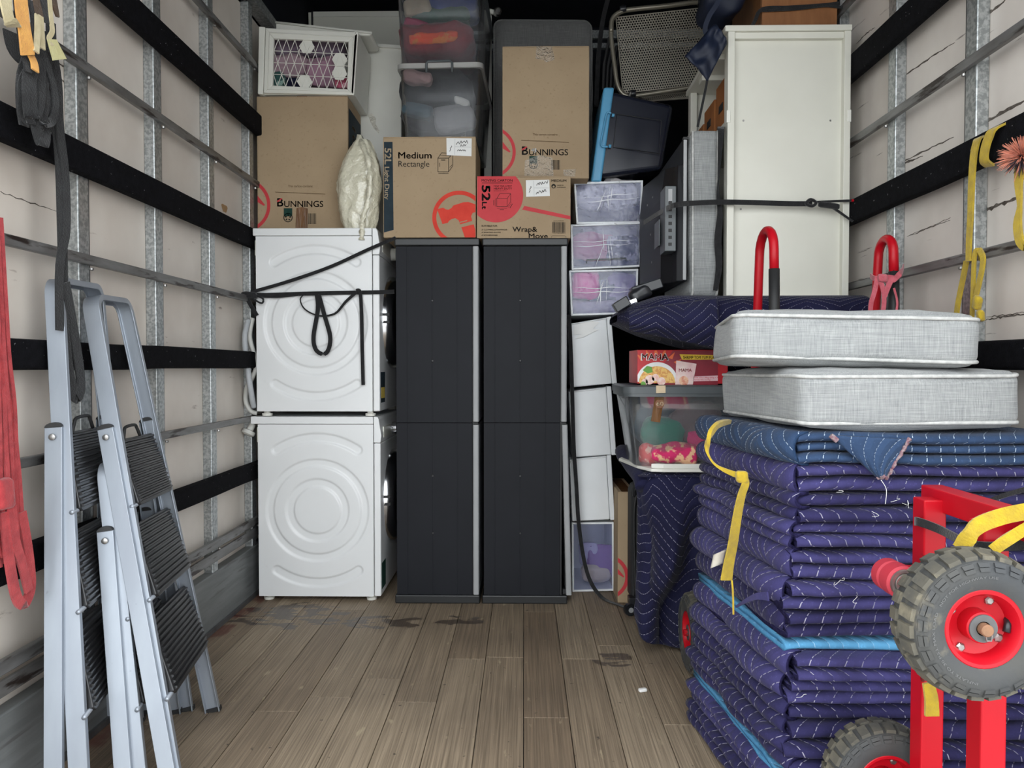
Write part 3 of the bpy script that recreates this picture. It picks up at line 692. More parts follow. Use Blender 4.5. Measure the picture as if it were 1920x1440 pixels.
bx_ = dict(a=(931.5, 372), b=(951, 372), c=(951, 387.5), d=(931.5, 387.5), e=(937.5, 362.5), f_=(957.5, 363), g=(957.5, 378))
for q, r in (('a', 'b'), ('b', 'c'), ('c', 'd'), ('d', 'a'), ('a', 'e'), ('e', 'f_'), ('f_', 'b'), ('f_', 'g'), ('g', 'c')): p.line(bx_[q], bx_[r], .7)
p.line((928.5, 372), (928.5, 387), .5); p.line((926, 375), (926, 385), 1); p.line((932, 390.5), (951, 390.5), .5); p.line((937, 393), (945, 393), 1); p.line((953, 389), (959, 380), .5); p.line((956, 390), (961, 382), 1)
p.text('MEDIUM', 1034, 341, 28, 4.6, .016); p.ring((1038, 349), 0, 4.1, n=20); p.text('MADE IN', 1044.5, 348.3, 12, 1.9, .03); p.text('AUSTRALIA', 1044.5, 352, 16.5, 1.9, .03)
p.text('SUITABLE FOR:', 903, 424.8, 30, 2.7, .02)
for i, (s_, wd) in enumerate((('CLOTHING & FOOTWEAR', 44), ('SPORTING GOODS', 32), ('KITCHENWARE', 26))):
    v = 431.8 + i * 5.1; p.text(s_, 907, v, wd, 2.2, .02); p.lines([(903, v - 1.2), (904, v), (905.5, v - 2.6)], .7)
p.text('Wrap&', 961, 434.5, 46, 9.5, .016); p.text('Move', 991.5, 446.6, 35.5, 9, .016)
p.text('REMOVALIST APPROVED', 1038, 414.6, 19, 1.1, .02); p.text('9 317320 050915', 1036, 438, 24, 1.6, 0)
p.lines([(1034, 446), (1034, 443), (1036, 442), (1059, 442), (1061, 443.5), (1061, 446)], .5)
p.build('lettering', INKK, tcn)
PR(face(YC, .003), RC).ring((1038, 350), 0, 2, n=12).build('roundel', CARD, tcn)
barcode(tcn, f2, 1036, 416.5, 1060, 436, 5)
lb = PR(f2).poly([(986, 338), (1030, 337), (1031, 367.5), (986.5, 369)]).build('shipping_label', PAPER, tcn)
p = PR(face(YC, .003)); p.line((1000.5, 339), (1001.5, 367), .4); p.line((1001, 352.5), (1029.5, 352.5), .4); p.build('label_rule', GREYP, lb)
p = PR(face(YC, .003)); scribble(p, 1006, 345.5, 21, 5, 10, 11, -5); scribble(p, 1005, 362, 20, 5, 9, 12, -5); p.lines([(992, 361), (994, 357), (993, 355), (996, 351), (995, 349)], 1); p.build('handwriting', INKK, lb)

YD = 3.40
td, a, b = carton('tall brown carton with clear tape patches standing on the crimson-disc carton', 942, 86, 1105, 331, YD, .34, z0=ZCC)
fm = face(YD); RD = (942.5, 86.5, 1104.5, 332)
bunnings(td, fm, RD, 1022, 281, 3, 45); hammer_logo(td, fm, RD, (918, 285), 49, INKR2, False, .12)
recycle_mark(td, fm, 1000, 309, 15, RD); barcode(td, fm, 1034, 300, 1050, 318, 7)
f2 = face(YD, .0026)
PR(f2).poly([(1006, 87), (1035, 87), (1040, 112), (1024, 117), (1018, 112), (1004, 110)]).build('tape_patch', TAPEC, td)
PR(f2).poly([(984, 301), (1012, 290), (1036, 296), (1038, 331), (983, 331)]).build('tape_patch', TAPEC, td)
PR(f2).poly([(1056, 318), (1080, 317), (1078, 331), (1057, 331)]).build('tape_patch', TAPEC, td)
PR(face(YD, .003)).text('4J', 996, 284, 9, 6, .03).build('tape_highlight', PAPER, td)

YL = 3.37
tl, a, b = carton('narrow brown carton on the floor between the drawers and the suitcase', 1158, 922, 1192, 1129, YL, .4, z0=0)
hammer_logo(tl, face(YL), (1158.5, 923, 1191.5, 1128), (1137, 1082), 42, INKR2, False, .16)
# =================================================================== soft things helper
CLO = {}
def cloth_mat(c, k=.8, marks=None):
    key = (c, k, marks)
    if key not in CLO: CLO[key] = M('cloth_%02d' % len(CLO), srgb(*c), tuple(x * k for x in srgb(*c)), rough=.9, scale=9, bump=.6, bscale=18, bdist=.01, spec=.15, sheen=.15, marks=srgb(*marks) if marks else None, mscale=28, mlo=.52, mhi=.58)
    return CLO[key]
def garment(label, c, size, col, seed, group, marks=None, rot=0, cat='clothing'):
    b = MB(); R = Matrix.Rotation(math.radians(rot), 3, 'Y')
    b.rbox(c, size, min(size) * .36, 20, (0, 0, size[2] * .10), min(.016, min(size) * .24), 12, R, seed)
    return b.build('folded_garment', cloth_mat(col, .8, marks), smooth=True, label=label, cat=cat, group=group)

# =================================================================== clear storage tubs of clothes
def tub(name, label, x0, x1, y0, y1, z0, z1, taper, mat, rimmat, hmat, rot=0, r=.03, lid=None, handle=True, rimh=.022, rimo=.012):
    cx, cy = (x0 + x1) / 2, (y0 + y1) / 2; hx, hy = (x1 - x0) / 2, (y1 - y0) / 2
    t = thing(name, label, 'storage tub', (cx, cy, z0), 'storage tubs in the load')
    Rz = Matrix.Rotation(math.radians(rot), 3, 'Z'); c0 = Vector((cx, cy, 0))
    def ring(k, z, e=0): return [c0 + Rz @ (p - c0) for p in rr(cx, cy, hx - taper * (1 - k) + e, hy - taper * (1 - k) + e, r, z)]
    H = z1 - z0
    b = MB(); b.loft([ring(0, z0 + .012, -.012), ring(0, z0 + .002), ring(.03, z0 + .03), ring(.5, z0 + H * .5), ring(1, z1 - rimh)], True, False)
    b.build('tub', mat, t, smooth=40, solid=.0025)
    b = MB(); b.loft([ring(1, z1 - rimh, 0), ring(1, z1 - rimh, rimo), ring(1, z1, rimo), ring(1, z1, -.006), ring(1, z1 - .004, -.006), ring(1, z1 - rimh, -.0005)], False, False)
    b.build('rim', rimmat, t, smooth=40)
    if lid: 
        b = MB(); b.loft([ring(1, z1 - rimh * .6, rimo + .003), ring(1, z1 + .006, rimo + .004), ring(1, z1 + .012, rimo - .004), ring(1, z1 + .012, -.02), ring(1, z1 + .007, -.03)], False, True)
        b.build('lid', lid, t, smooth=40)
    if handle:
        P = [(-.058, -.045), (-.058, -.006), (-.05, .004), (.05, .004), (.058, -.006), (.058, -.045)]
        b = MB(); b.tube([c0 + Rz @ (Vector((cx + p, y0 - rimo - .008, z1 + q)) - c0) for p, q in P], .0055, 8); b.build('handle', hmat, t, smooth=True)
    return t
SG = 'garments in the clear tubs'
RIMC = clear('translucent_rim', (.72, .71, .68), .42, .15)
def at_box(u0, v0, u1, v1, Y): a, b = V(u0, v1, Y), V(u1, v0, Y); return a.x, b.x, a.z, b.z
x0, x1, z0, z1 = at_box(755, 119, 905, 255, 3.385)
zBtop = V(800, 256, YBx).z + .001
tub('clear_storage_tub', 'clear plastic tub of dark clothes on the medium carton', x0 - .005, x1, 3.385, 3.93, zBtop, z1, .018, CLEARP, RIMC, DGREY, -2)
def G(label, u, v, Y, wpx, hpx, d, col, seed, group=SG, marks=None, rot=0):
    k = Y / F; return garment(label, V(u, v, Y), (wpx * k * 1.14, d, hpx * k * 1.14), col, seed, group, marks, rot)
G('black clothes filling the tub on the medium carton', 820, 195, 3.62, 118, 84, .26, (30, 33, 38), 1)
G('grey knitted jumper folded in the tub on the medium carton', 852, 224, 3.445, 66, 34, .07, (118, 117, 118), 2, rot=-8)
G('pink cloth under the rim of the tub on the medium carton', 782, 147, 3.445, 48, 18, .06, (196, 160, 158), 3, rot=12)
G('dusty teal cloth low in the tub on the medium carton', 785, 208, 3.445, 48, 20, .07, (72, 92, 102), 4, rot=8)
G('small white cloth above the grey jumper in the tub', 866, 192, 3.43, 26, 12, .04, (205, 204, 198), 5, rot=18)
zF = z1 + .001
x0, x1, _, z1 = at_box(747, -34, 908, 118, 3.39)
tub('clear_storage_tub', 'uppermost clear plastic tub with maroon and orange clothes', x0, x1, 3.39, 3.93, zF, z1, .016, CLEARP, DGREY, DGREY, -2)
G('maroon cloth folded at the bottom of the uppermost tub', 824, 93, 3.60, 116, 42, .36, (134, 46, 54), 6)
G('orange-red scarf crumpled in the uppermost tub', 812, 72, 3.44, 84, 16, .05, (232, 86, 50), 7, marks=(206, 120, 60), rot=-4)
G('magenta cloth behind the orange scarf in the uppermost tub', 790, 54, 3.47, 56, 22, .05, (150, 40, 80), 8, rot=14)
G('dark green cloth in the middle of the uppermost tub', 830, 42, 3.56, 90, 22, .22, (34, 74, 60), 9)
G('blue shirt at the top of the uppermost tub', 846, 14, 3.55, 88, 34, .22, (58, 76, 130), 10)
G('cream cloth at the top left of the uppermost tub', 783, 12, 3.46, 46, 26, .06, (186, 172, 152), 11)
# =================================================================== white hamper with a lattice front
YH = 3.50
t = thing('lattice_hamper', 'white plastic drawer with triangle lattice front on the dryer carton', 'hamper', (V(578, 178, YH).x, YH + .2, V(578, 178, YH).z), 'white plastic drawers')
q = lambda u, v, d=0: V(u, v, YH) + Y3 * d
zt_, zb_ = 50, 178
def prism4(b, pts, d0, d1): b.loft([[q(u, v, d0) for u, v in pts], [q(u, v, d1) for u, v in pts]], True, True)
b = MB(); prism4(b, [(485, 49), (497, 50), (493, 177), (483, 176)], 0, .29); b.build('side_wall', WPLAS, t, bev=.004)
b = MB(); prism4(b, [(664, 58), (672, 60), (664, 177), (657, 177)], 0, .29); b.build('side_wall', WPLAS, t, bev=.004)
b = MB(); prism4(b, [(496, 50), (665, 58), (665, 62), (496, 54)], .015, .29); b.build('top_wall', WPLAS, t)
b = MB(); prism4(b, [(493, 171), (664, 174), (664, 177), (493, 175)], .015, .29); b.build('bottom_wall', WPLAS, t)
fo = [(498, 53), (671, 60), (663, 178), (494, 174)]; fi = [(513, 72), (653, 78), (651, 167), (511, 160)]
b = MB(); rg = [fo, fi]
for i in range(4):
    j = (i + 1) % 4
    b.loft([[q(*fo[i]), q(*fo[j]), q(*fi[j]), q(*fi[i])], [q(*fo[i], .02), q(*fo[j], .02), q(*fi[j], .02), q(*fi[i], .02)]])
b.build('front_frame', WPLAS, t, bev=.003)
b = MB(); mid = [(506, 62), (663, 69), (657, 172), (502, 167)]
b.tube([q(*p, -.002) for p in mid], .003, 6, closed=True); b.build('frame_bead', WPLAS, t, smooth=True)
def lat(s, t_):      # bilinear position inside the opening
    a = Vector(fi[0]).lerp(Vector(fi[1]), s); c = Vector(fi[3]).lerp(Vector(fi[2]), s); p = a.lerp(c, t_); return q(p.x, p.y, .008)
NX, NY = 9, 4
for j in range(NY + 1):
    if 0 < j < NY: MB().tube([lat(0, j / NY), lat(1, j / NY)], .0016, 5).build('lattice_bar', WPLAS, t)
for sg in (1, -1):
    for k in range(-2, NX + 3):
        s0 = (k + .5) / NX; pts = []
        s1 = s0 + sg * NY / (2 * NX) * 1.0
        c0, c1 = s0, s1; ta_, tb_ = 0.0, 1.0
        if c1 != c0:
            for lim in (0, 1):
                tt = (lim - c0) / (c1 - c0)
                if 0 < tt < 1:
                    if (c0 < 0 and lim == 0) or (c0 > 1 and lim == 1): ta_ = max(ta_, tt)
                    elif (c1 < 0 and lim == 0) or (c1 > 1 and lim == 1): tb_ = min(tb_, tt)
        if (c0 < 0 and c1 <= 0) or (c0 > 1 and c1 >= 1): continue
        f_ = lambda tt: lat(lerp(c0, c1, tt), tt)
        MB().tube([f_(ta_), f_(tb_)], .0016, 5).build('lattice_bar', WPLAS, t)
for s_, t_ in ((.44, .125), (.42, .875), (.885, .375), (.885, .66)):
    b = MB(); hexp = []
    for k in range(6):
        a = math.radians(60 * k); ss, tt = s_ + .105 * math.cos(a), t_ + .14 * math.sin(a) / .866
        hexp.append(lat(min(1, max(0, ss)), min(1, max(0, tt))))
    b.prism(hexp, (0, .003, 0)).build('lattice_rosette', WPLAS, t)
HG = 'garments behind the lattice front'
G('lilac blanket at the top behind the lattice front', 582, 93, 3.66, 120, 34, .12, (128, 112, 128), 12, HG)
G('pale mauve cloth in the middle behind the lattice front', 545, 124, 3.60, 62, 30, .1, (172, 146, 156), 13, HG)
G('pink-mauve garment on the right behind the lattice front', 610, 138, 3.60, 60, 42, .1, (164, 128, 146), 14, HG)
G('navy cloth low behind the lattice front', 558, 148, 3.64, 62, 30, .08, (40, 42, 66), 15, HG)
G('teal patterned cloth at the lower left behind the lattice front', 522, 150, 3.57, 22, 20, .05, (60, 96, 92), 16, HG, marks=(160, 190, 180))
G('rose patterned cloth at the lower right behind the lattice front', 642, 156, 3.57, 26, 18, .05, (188, 92, 116), 17, HG, marks=(226, 170, 180))
# second white box behind the lattice drawer, tall plain white box, back board
yb = 3.60
P = [V(517, 40, yb), V(698, 60, yb)]; zh = V(580, 50, YH).z + .002
t = thing('plastic_tray', 'white plastic tray lying on the lattice drawer', 'tray', ((P[0].x + P[1].x) / 2, yb + .1, zh))
MB().prism([Vector((P[0].x, yb, zh)), Vector((P[1].x - .01, yb, zh)), P[1], P[0]], (0, .19, 0)).build('tray', WPLAS, t, bev=.006)
MB().tube([P[0] - Z3 * .006 - Y3 * .003, P[1] - Z3 * .006 - Y3 * .003], .006, 8).build('rim', WPLAS, t, smooth=True)
yi = 3.81; a, c = V(664, 276, yi), V(752, 84, yi)
t = thing('white_storage_box', 'tall plain white box with a strip of clear tape above the wrapped pillow', 'box', ((a.x + c.x) / 2, yi + .08, ZD), 'white plastic drawers')
rx = [V(668, 80, yi), V(753, 86, yi)]
b = MB(); b.loft([[Vector((a.x - .006, yi + .006, ZD)), Vector((c.x - .004, yi + .006, ZD)), rx[1] + Y3 * .006, rx[0] + Y3 * .006], [Vector((a.x - .006, yi + .155, ZD)), Vector((c.x - .004, yi + .155, ZD)), rx[1] + Y3 * .3, rx[0] + Y3 * .155]])
b.build('body', WPLAS, t, bev=.006, bseg=3)
MB().obox((rx[0] + rx[1]) / 2 + Vector((0, -.001, -.008)), (rx[1] - rx[0]) / 2, (0, .008, 0), (0, 0, .008)).build('rim', WPLAS, t, bev=.002)
MB().obox(Vector((a.x + .004, yi + .001, (ZD + rx[0].z) / 2)), (.008, 0, 0), (0, .007, 0), (.003, 0, (rx[0].z - ZD) / 2 - .02)).build('edge_bead', WPLAS, t, bev=.002)
b = MB(); P = [V(u, v, yi - .003) for u, v in ((690, 215), (697, 212), (705, 222), (704, 232), (712, 246), (710, 250), (700, 240), (694, 228))]
b.add(P, [tuple(range(8))]).build('tape_strip', TAPEC, t)
yj = 4.35
b = MB(); pts = [V(578, -20, yj), V(880, -20, yj), V(868, 40, yj), V(868, 100, yj), V(594, 100, yj), V(590, 46, yj)]
pts = [Vector((V(588, 60, yj).x, yj, 0)), Vector((V(872, 60, yj).x, yj, 0)), Vector((V(872, 60, yj).x, yj, 3.12)), Vector((V(578, 60, yj).x, yj, 3.12))]
t = thing('white_board', 'large white board standing at the back behind the uppermost tub', 'board', (pts[0].x, yj, 0))
b.prism(pts, (0, .03, 0)).build('panel', CREAM, t, bev=.004)
MB().box(pts[0].x - .012, pts[0].x - .001, yj - .006, yj + .036, 0, 3.12).build('edge_strip', BLACKM, t)
MB().box(pts[0].x, pts[1].x, yj - .006, yj + .0, 3.09, 3.12).build('edge_strip', WPLAS, t)
# bracket poking out beside the uppermost tub
t = thing('metal_bracket', 'small white bracket end poking out between the tub and the grey cushion', 'bracket', V(920, 40, 4.0))
MB().tube([V(912, 20, 4.0), V(928, 24, 4.0)], .014, 10).build('rod', WPLAS, t, smooth=True)
MB().lathe([(.02, 0), (.02, .03), (.012, .036)], V(932, 25, 4.0), (.2, -1, 0), 14).build('knob', STEEL, t, smooth=35)
a, c = V(908, 100, 4.05), V(922, 22, 4.05); MB().box(a.x, c.x, 4.03, 4.07, ZC, c.z).build('post', WPLAS, t)

# =================================================================== pillow in clear wrap, on the dryer
t = thing('wrapped_pillow', 'cream pillow in crinkled clear wrap slumped on the dryer', 'pillow', (V(678, 428, 3.43).x, 3.43, ZD))
b = MB(); nu, nv = 44, 40; cc = V(678, 345, 3.435)
def pil(i, j):
    th = 2 * math.pi * i; k = j
    zz = lerp(ZD + .001, V(678, 262, 3.43).z, k)
    prof = math.sin(math.pi * min(1, max(0, (k * .87 + .11)))) ** .38
    ax = .103 * prof * (1.0 - .5 * max(0, k - .7)); ay = .062 * prof
    p = Vector((cc.x + (k - .5) * .018 - .012 * math.sin(3 * k), cc.y, zz)) + Vector((math.cos(th) * ax, math.sin(th) * ay, 0))
    n1 = noise.noise(Vector((math.cos(th) * 2, math.sin(th) * 2, k * 5))) * .008 + abs(noise.noise(Vector((math.cos(th) * 5, math.sin(th) * 5 + 3, k * 9)))) * -.010
    return p + Vector((math.cos(th), math.sin(th), 0)) * n1
b.grid(pil, nu, nv); b.build('body', POLY, t, smooth=True)
wrapfilm = clear('pillow_wrap', (.95, .93, .82), .10, .06, .9, 14)
b = MB(); P = smooth_path([V(u, v, y) for u, v, y in ((676, 262, 3.41), (690, 300, 3.365), (694, 340, 3.355), (689, 380, 3.358), (680, 410, 3.36), (679, 430, 3.362), (678, 450, 3.362))], 5)
b.strap(P, [.012 + .016 * abs(math.sin(i * .9)) for i in range(len(P))], X3, .008); b.build('gathered_seam', POLY, t, smooth=True)
b = MB(); b.loft([[V(u, v, 3.43) + Y3 * d for u, v, d in ((668, 300, -.03), (690, 300, -.04), (694, 290, .03), (668, 290, .03))], [V(u, v, 3.43) + Y3 * d for u, v, d in ((667, 272, -.012), (684, 274, -.016), (688, 272, .012), (668, 272, .012))], [V(u, v, 3.43) + Y3 * d for u, v, d in ((670, 252, -.004), (677, 254, -.006), (678, 252, .005), (671, 252, .005))]])
b.build('wrap_tip', POLY, t, smooth=True)

# =================================================================== cushions
def cushion(label, c, size, mat, rot=None, crown=.02, r=.035, seed=0, pipe=True, axis=2, extra=0):
    R = rot or Matrix.Identity(3); c = Vector(c)
    t = thing('sofa_cushion', label, 'cushion', c - R @ Vector((0, 0, size[2] / 2)), 'grey linen sofa cushions')
    cr = [0, 0, 0]; cr[axis] = crown
    MB().rbox(c, size, r, 22, tuple(cr), .009, 5, R, seed).build('cover', mat, t, smooth=True)
    h = Vector(size) / 2; a, b_ = (axis + 1) % 3, (axis + 2) % 3
    for s_ in (-1, 1):
        pts = []
        for k in range(4):
            sx, sy = ((1, 1), (-1, 1), (-1, -1), (1, -1))[k]
            for m in range(5):
                an = math.radians(90 * k + 90 * m / 4); p = Vector((0, 0, 0)); rc = r * 1.0
                p[a] = sx * (h[a] - rc) + rc * math.cos(an) * .93; p[b_] = sy * (h[b_] - rc) + rc * math.sin(an) * .93; p[axis] = s_ * (h[axis] - r * .42)
                nv_ = noise.noise_vector(p * 5 + Vector((seed * 3.1, seed * 1.7, seed))) * .009 + noise.noise_vector(p * 13.5 + Vector((seed * 2.1, seed * 4.7, seed))) * .0036
                pts.append(c + R @ (p + nv_))
        P = []
        for i in range(len(pts)):
            u_, v_ = pts[i], pts[(i + 1) % len(pts)]; m = max(1, int((v_ - u_).length / .03))
            for k in range(m):
                pp = u_.lerp(v_, k / m); P.append(pp)
        MB().tube(P, .0045, 7, closed=True).build('piping', PIPE if mat is LINEN else mat, t, smooth=True)
    return t
yE = 3.775; a, c = V(925, 330, yE), V(1112, 31, yE)
cushion('dark grey cushion standing upright behind the tall taped carton', ((a.x + c.x) / 2, yE + .075, (ZCC + c.z) / 2 + .002), (c.x - a.x, .13, c.z - ZCC - .01), LINEND, crown=.01, r=.04, seed=3, axis=1)
# =================================================================== column of drawers, right of the cupboards
DG = 'garments in the drawer column'
def drawer_unit(label, c4, Y, depth, film=True, handle=True, frame=None, glass=None):
    """drawer unit with a clear front; c4 = the four front corners in the photo, clockwise from top left"""
    P = [V(u, v, Y) for u, v in c4]; cc = sum(P, Vector()) / 4
    t = thing('clear_storage_box', label, 'storage box', (cc.x, Y + depth / 2, min(p.z for p in P)), 'clear-fronted drawers')
    fm_ = frame or WBOX; inn = [p.lerp(cc, .06) for p in P]
    fx = .009
    inn = []
    for i in range(4):
        d1 = (P[i - 1] - P[i]).normalized(); d2 = (P[(i + 1) % 4] - P[i]).normalized(); inn.append(P[i] + (d1 + d2) * fx)
    b = MB()
    for i in range(4):
        j = (i + 1) % 4
        b.loft([[P[i], P[j], inn[j], inn[i]], [p + Y3 * .02 for p in (P[i], P[j], inn[j], inn[i])]])
    b.build('front_frame', fm_, t, bev=.002)
    b = MB()
    for i in range(4):
        j = (i + 1) % 4; Q = [P[i].lerp(cc, .01), P[j].lerp(cc, .01), P[j].lerp(cc, .03), P[i].lerp(cc, .03)]
        b.loft([[p + Y3 * .021 for p in Q], [p + Y3 * depth for p in Q]])
    b.add([p.lerp(cc, .02) + Y3 * depth for p in P], [(0, 1, 2, 3)])
    b.build('case', fm_, t)
    b = MB(); b.loft([[p + Y3 * .008 for p in inn], [p + Y3 * .011 for p in inn]]); dr = b.build('drawer_front', glass or CLEARB, t)
    if handle:
        lo = inn[3].lerp(inn[2], .2).lerp(inn[0].lerp(inn[1], .2), .10); hi = inn[3].lerp(inn[2], .8).lerp(inn[0].lerp(inn[1], .8), .10)
        b = MB(); up = (inn[0] - inn[3]).normalized() * .014
        b.tube([lo, lo + up - Y3 * .002, hi + up - Y3 * .002, hi], .0035, 7); b.build('handle', DGREY, dr, smooth=True)
    if film:
        b = MB(); n1 = noise
        def ff(i, j):
            p = (P[0].lerp(P[1], i)).lerp(P[3].lerp(P[2], i), j); return p + Y3 * (-.006 - .004 * abs(noise.noise(p * 22)))
        b.grid(ff, 40, 26); b.build('stretch_film', FILM, t, smooth=True)
        rr_ = random.Random(len(label))
        for k in range(6):
            if k < 4: a0 = (.46 + .025 * k + rr_.uniform(-.02, .02), rr_.uniform(.0, .45)); a1 = (a0[0] + rr_.uniform(-.16, .05), min(1, a0[1] + rr_.uniform(.45, .6)))
            else: a0 = (rr_.uniform(.02, .1), .40 + .10 * (k - 4)); a1 = (rr_.uniform(.85, .98), a0[1] + rr_.uniform(-.1, .03))
            b = MB(); L = [ff(lerp(a0[0], a1[0], q_ / 9), lerp(a0[1], a1[1], q_ / 9) + .015 * math.sin(q_ * 1.3 + k)) - Y3 * .003 for q_ in range(10)]
            b.strap(L, [.0005 + .0040 * math.sin(math.pi * q_ / 9) * rr_.uniform(.1, 1) for q_ in range(10)], X3 if k < 4 else Z3, .0006); b.build('crease_glint', FILMC, t)
    return t, cc
FILMC = clear('crease_glint', (1, 1, 1), .38, .08)  # creases whitened to carry the sky's bright streaks as colour
YK = 3.50
drawer_unit('clear-fronted drawer with pale speckled cloth, topmost in the drawer column', [(1076, 342), (1206, 338), (1203, 418), (1081, 420)], YK, .42, handle=False)
drawer_unit('clear-fronted drawer with pink cloth and dark handle, second from the top of the column', [(1070, 421), (1204, 416), (1202, 500), (1072, 506)], YK - .015, .42)
drawer_unit('clear-fronted drawer with bright magenta cloth, third from the top of the column', [(1067, 507), (1197, 504), (1195, 588), (1071, 592)], YK - .01, .42, handle=False)
G('pale grey speckled cloth on the left of the topmost drawer', 1108, 368, 3.56, 44, 42, .06, (188, 184, 182), 21, DG, marks=(150, 146, 146))
G('pale grey speckled cloth on the right of the topmost drawer', 1160, 366, 3.58, 56, 44, .06, (182, 178, 178), 22, DG, marks=(140, 138, 140))
G('dark grey cloth at the bottom of the topmost drawer', 1142, 402, 3.60, 110, 22, .08, (70, 66, 84), 23, DG)
G('dusty pink cloth in the second drawer', 1112, 462, 3.55, 66, 38, .06, (166, 84, 110), 24, DG)
G('pale grey cloth at the top of the second drawer', 1146, 438, 3.60, 100, 18, .06, (170, 164, 168), 25, DG)
G('charcoal and grey cloth on the right of the second drawer', 1168, 466, 3.55, 56, 34, .06, (78, 78, 94), 26, DG, marks=(150, 146, 156))
G('navy cloth along the bottom of the second drawer', 1136, 490, 3.58, 110, 14, .06, (36, 42, 78), 27, DG)
G('bright magenta cloth in the third drawer', 1098, 536, 3.545, 46, 38, .06, (222, 56, 136), 28, DG)
G('slate grey cloth in the middle of the third drawer', 1128, 548, 3.56, 50, 32, .06, (72, 76, 94), 29, DG)
G('lilac cloth on the right of the third drawer', 1166, 540, 3.56, 50, 38, .06, (138, 120, 150), 30, DG)
G('mauve grey cloth along the bottom of the third drawer', 1132, 576, 3.56, 110, 18, .06, (150, 140, 150), 31, DG)
# white drawers turned sideways under them
def white_drawer(label, c4, Y, depth):
    P = [V(u, v, Y) for u, v in c4]; cc = sum(P, Vector()) / 4
    t = thing('white_storage_box', label, 'storage box', (cc.x, Y + depth / 2, min(p.z for p in P)), 'white drawers turned sideways')
    k = .885; A, B, C, D = P
    b = MB(); body = [A, A.lerp(B, k), D.lerp(C, k), D]
    body = [p + Z3 * s_ for p, s_ in zip(body, (-.002, -.002, .002, .002))]
    b.loft([[p + Y3 * .004 for p in body], [p + Y3 * depth for p in body]]).build('side', WBOX, t, bev=.006, bseg=3)
    b = MB(); rim = [A.lerp(B, k + .004), B, C, D.lerp(C, k + .004)]
    b.loft([[p for p in rim], [p + Y3 * (depth + .004) for p in rim]]).build('front_rim', WBOX, t, bev=.004, bseg=3)
    b = MB(); b.tube([A.lerp(B, .02) - Z3 * .006, A.lerp(B, k) - Z3 * .006], .003, 6).build('top_bead', WBOX, t)
    return t
WD0 = white_drawer('white drawer turned sideways under the clear drawers, with a smeared patch', [(1068, 606), (1146, 593), (1157, 719), (1074, 727)], 3.50, .4)
white_drawer('middle white drawer turned sideways in the drawer column', [(1066, 733), (1146, 724), (1156, 853), (1074, 859)], 3.505, .4)
white_drawer('lowest white drawer turned sideways, just above the clear drawer on the floor', [(1068, 861), (1146, 853), (1153, 975), (1073, 979)], 3.51, .4)
PR(lambda u, v: V(u, v, 3.4985)).poly([(1077, 610), (1106, 602), (1124, 604), (1112, 616), (1122, 618), (1094, 632), (1078, 636), (1090, 626), (1076, 628)]).build('smeared_patch', PAPER, WD0)
drawer_unit('clear-fronted drawer of purple and beige cloth standing on the floor under the white drawers', [(1072, 980), (1151, 979), (1152, 1108), (1073, 1110)], 3.53, .4, film=False, handle=False)
G('purple cloth in the floor-level clear drawer', 1126, 1052, 3.59, 48, 46, .05, (118, 70, 138), 32, DG)
G('beige cloth low in the floor-level clear drawer', 1116, 1074, 3.575, 46, 24, .05, (186, 170, 150), 33, DG)
G('pale lilac cloth in the middle of the floor-level clear drawer', 1104, 1040, 3.60, 32, 36, .05, (176, 168, 196), 34, DG)

# =================================================================== navy tub with sky-blue lid lying on its side
YT = 3.50
t = thing('lidded_tub', 'glossy navy tub with sky-blue lid lying on its side above the drawers', 'storage tub', V(1180, 338, YT + .2), 'storage tubs in the load')
b = MB()
o4 = [(1137, 172), (1262, 205), (1245, 316), (1122, 326)]; i4 = [(1262, 196), (1245, 318)]
P = [V(1139, 168, YT), V(1264, 196, YT + .02), V(1242, 318, YT + .02), V(1120, 332, YT)]
cc = sum(P, Vector()) / 4
b.loft([[p for p in P], [p + Y3 * .44 for p in P]]).build('tub', NAVYP, t, bev=.022, bseg=4)
b = MB(); Q = [p.lerp(cc, f_) for p, f_ in zip((V(1157, 214, YT), V(1240, 226, YT), V(1236, 288, YT), V(1150, 276, YT)), (0, 0, 0, 0))]
b.tube([p - Y3 * .002 for p in Q], .0022, 6, closed=True).build('pressed_panel', BLACKP, t, smooth=True)
L = [V(1132, 163, YT - .012), V(1152, 163, YT - .012), V(1128, 340, YT - .012), V(1108, 340, YT - .012)]
lid = MB().loft([L, [p + Y3 * .47 for p in L]]).build('lid', BLUEL, t, bev=.010, bseg=3)
b = MB(); b.tube(smooth_path([V(u, v, YT - .022) for u, v in ((1146, 213), (1138, 212), (1132, 240), (1127, 272), (1140, 275))], 4), .0045, 8).build('clip_handle', BLUEL, lid, smooth=True)
for u, v in ((1147, 216), (1141, 274)): MB().lathe([(.008, 0), (.008, .012)], V(u, v, YT - .01), (1, 0, -.1), 10).build('clip_pin', BLUEL, lid)
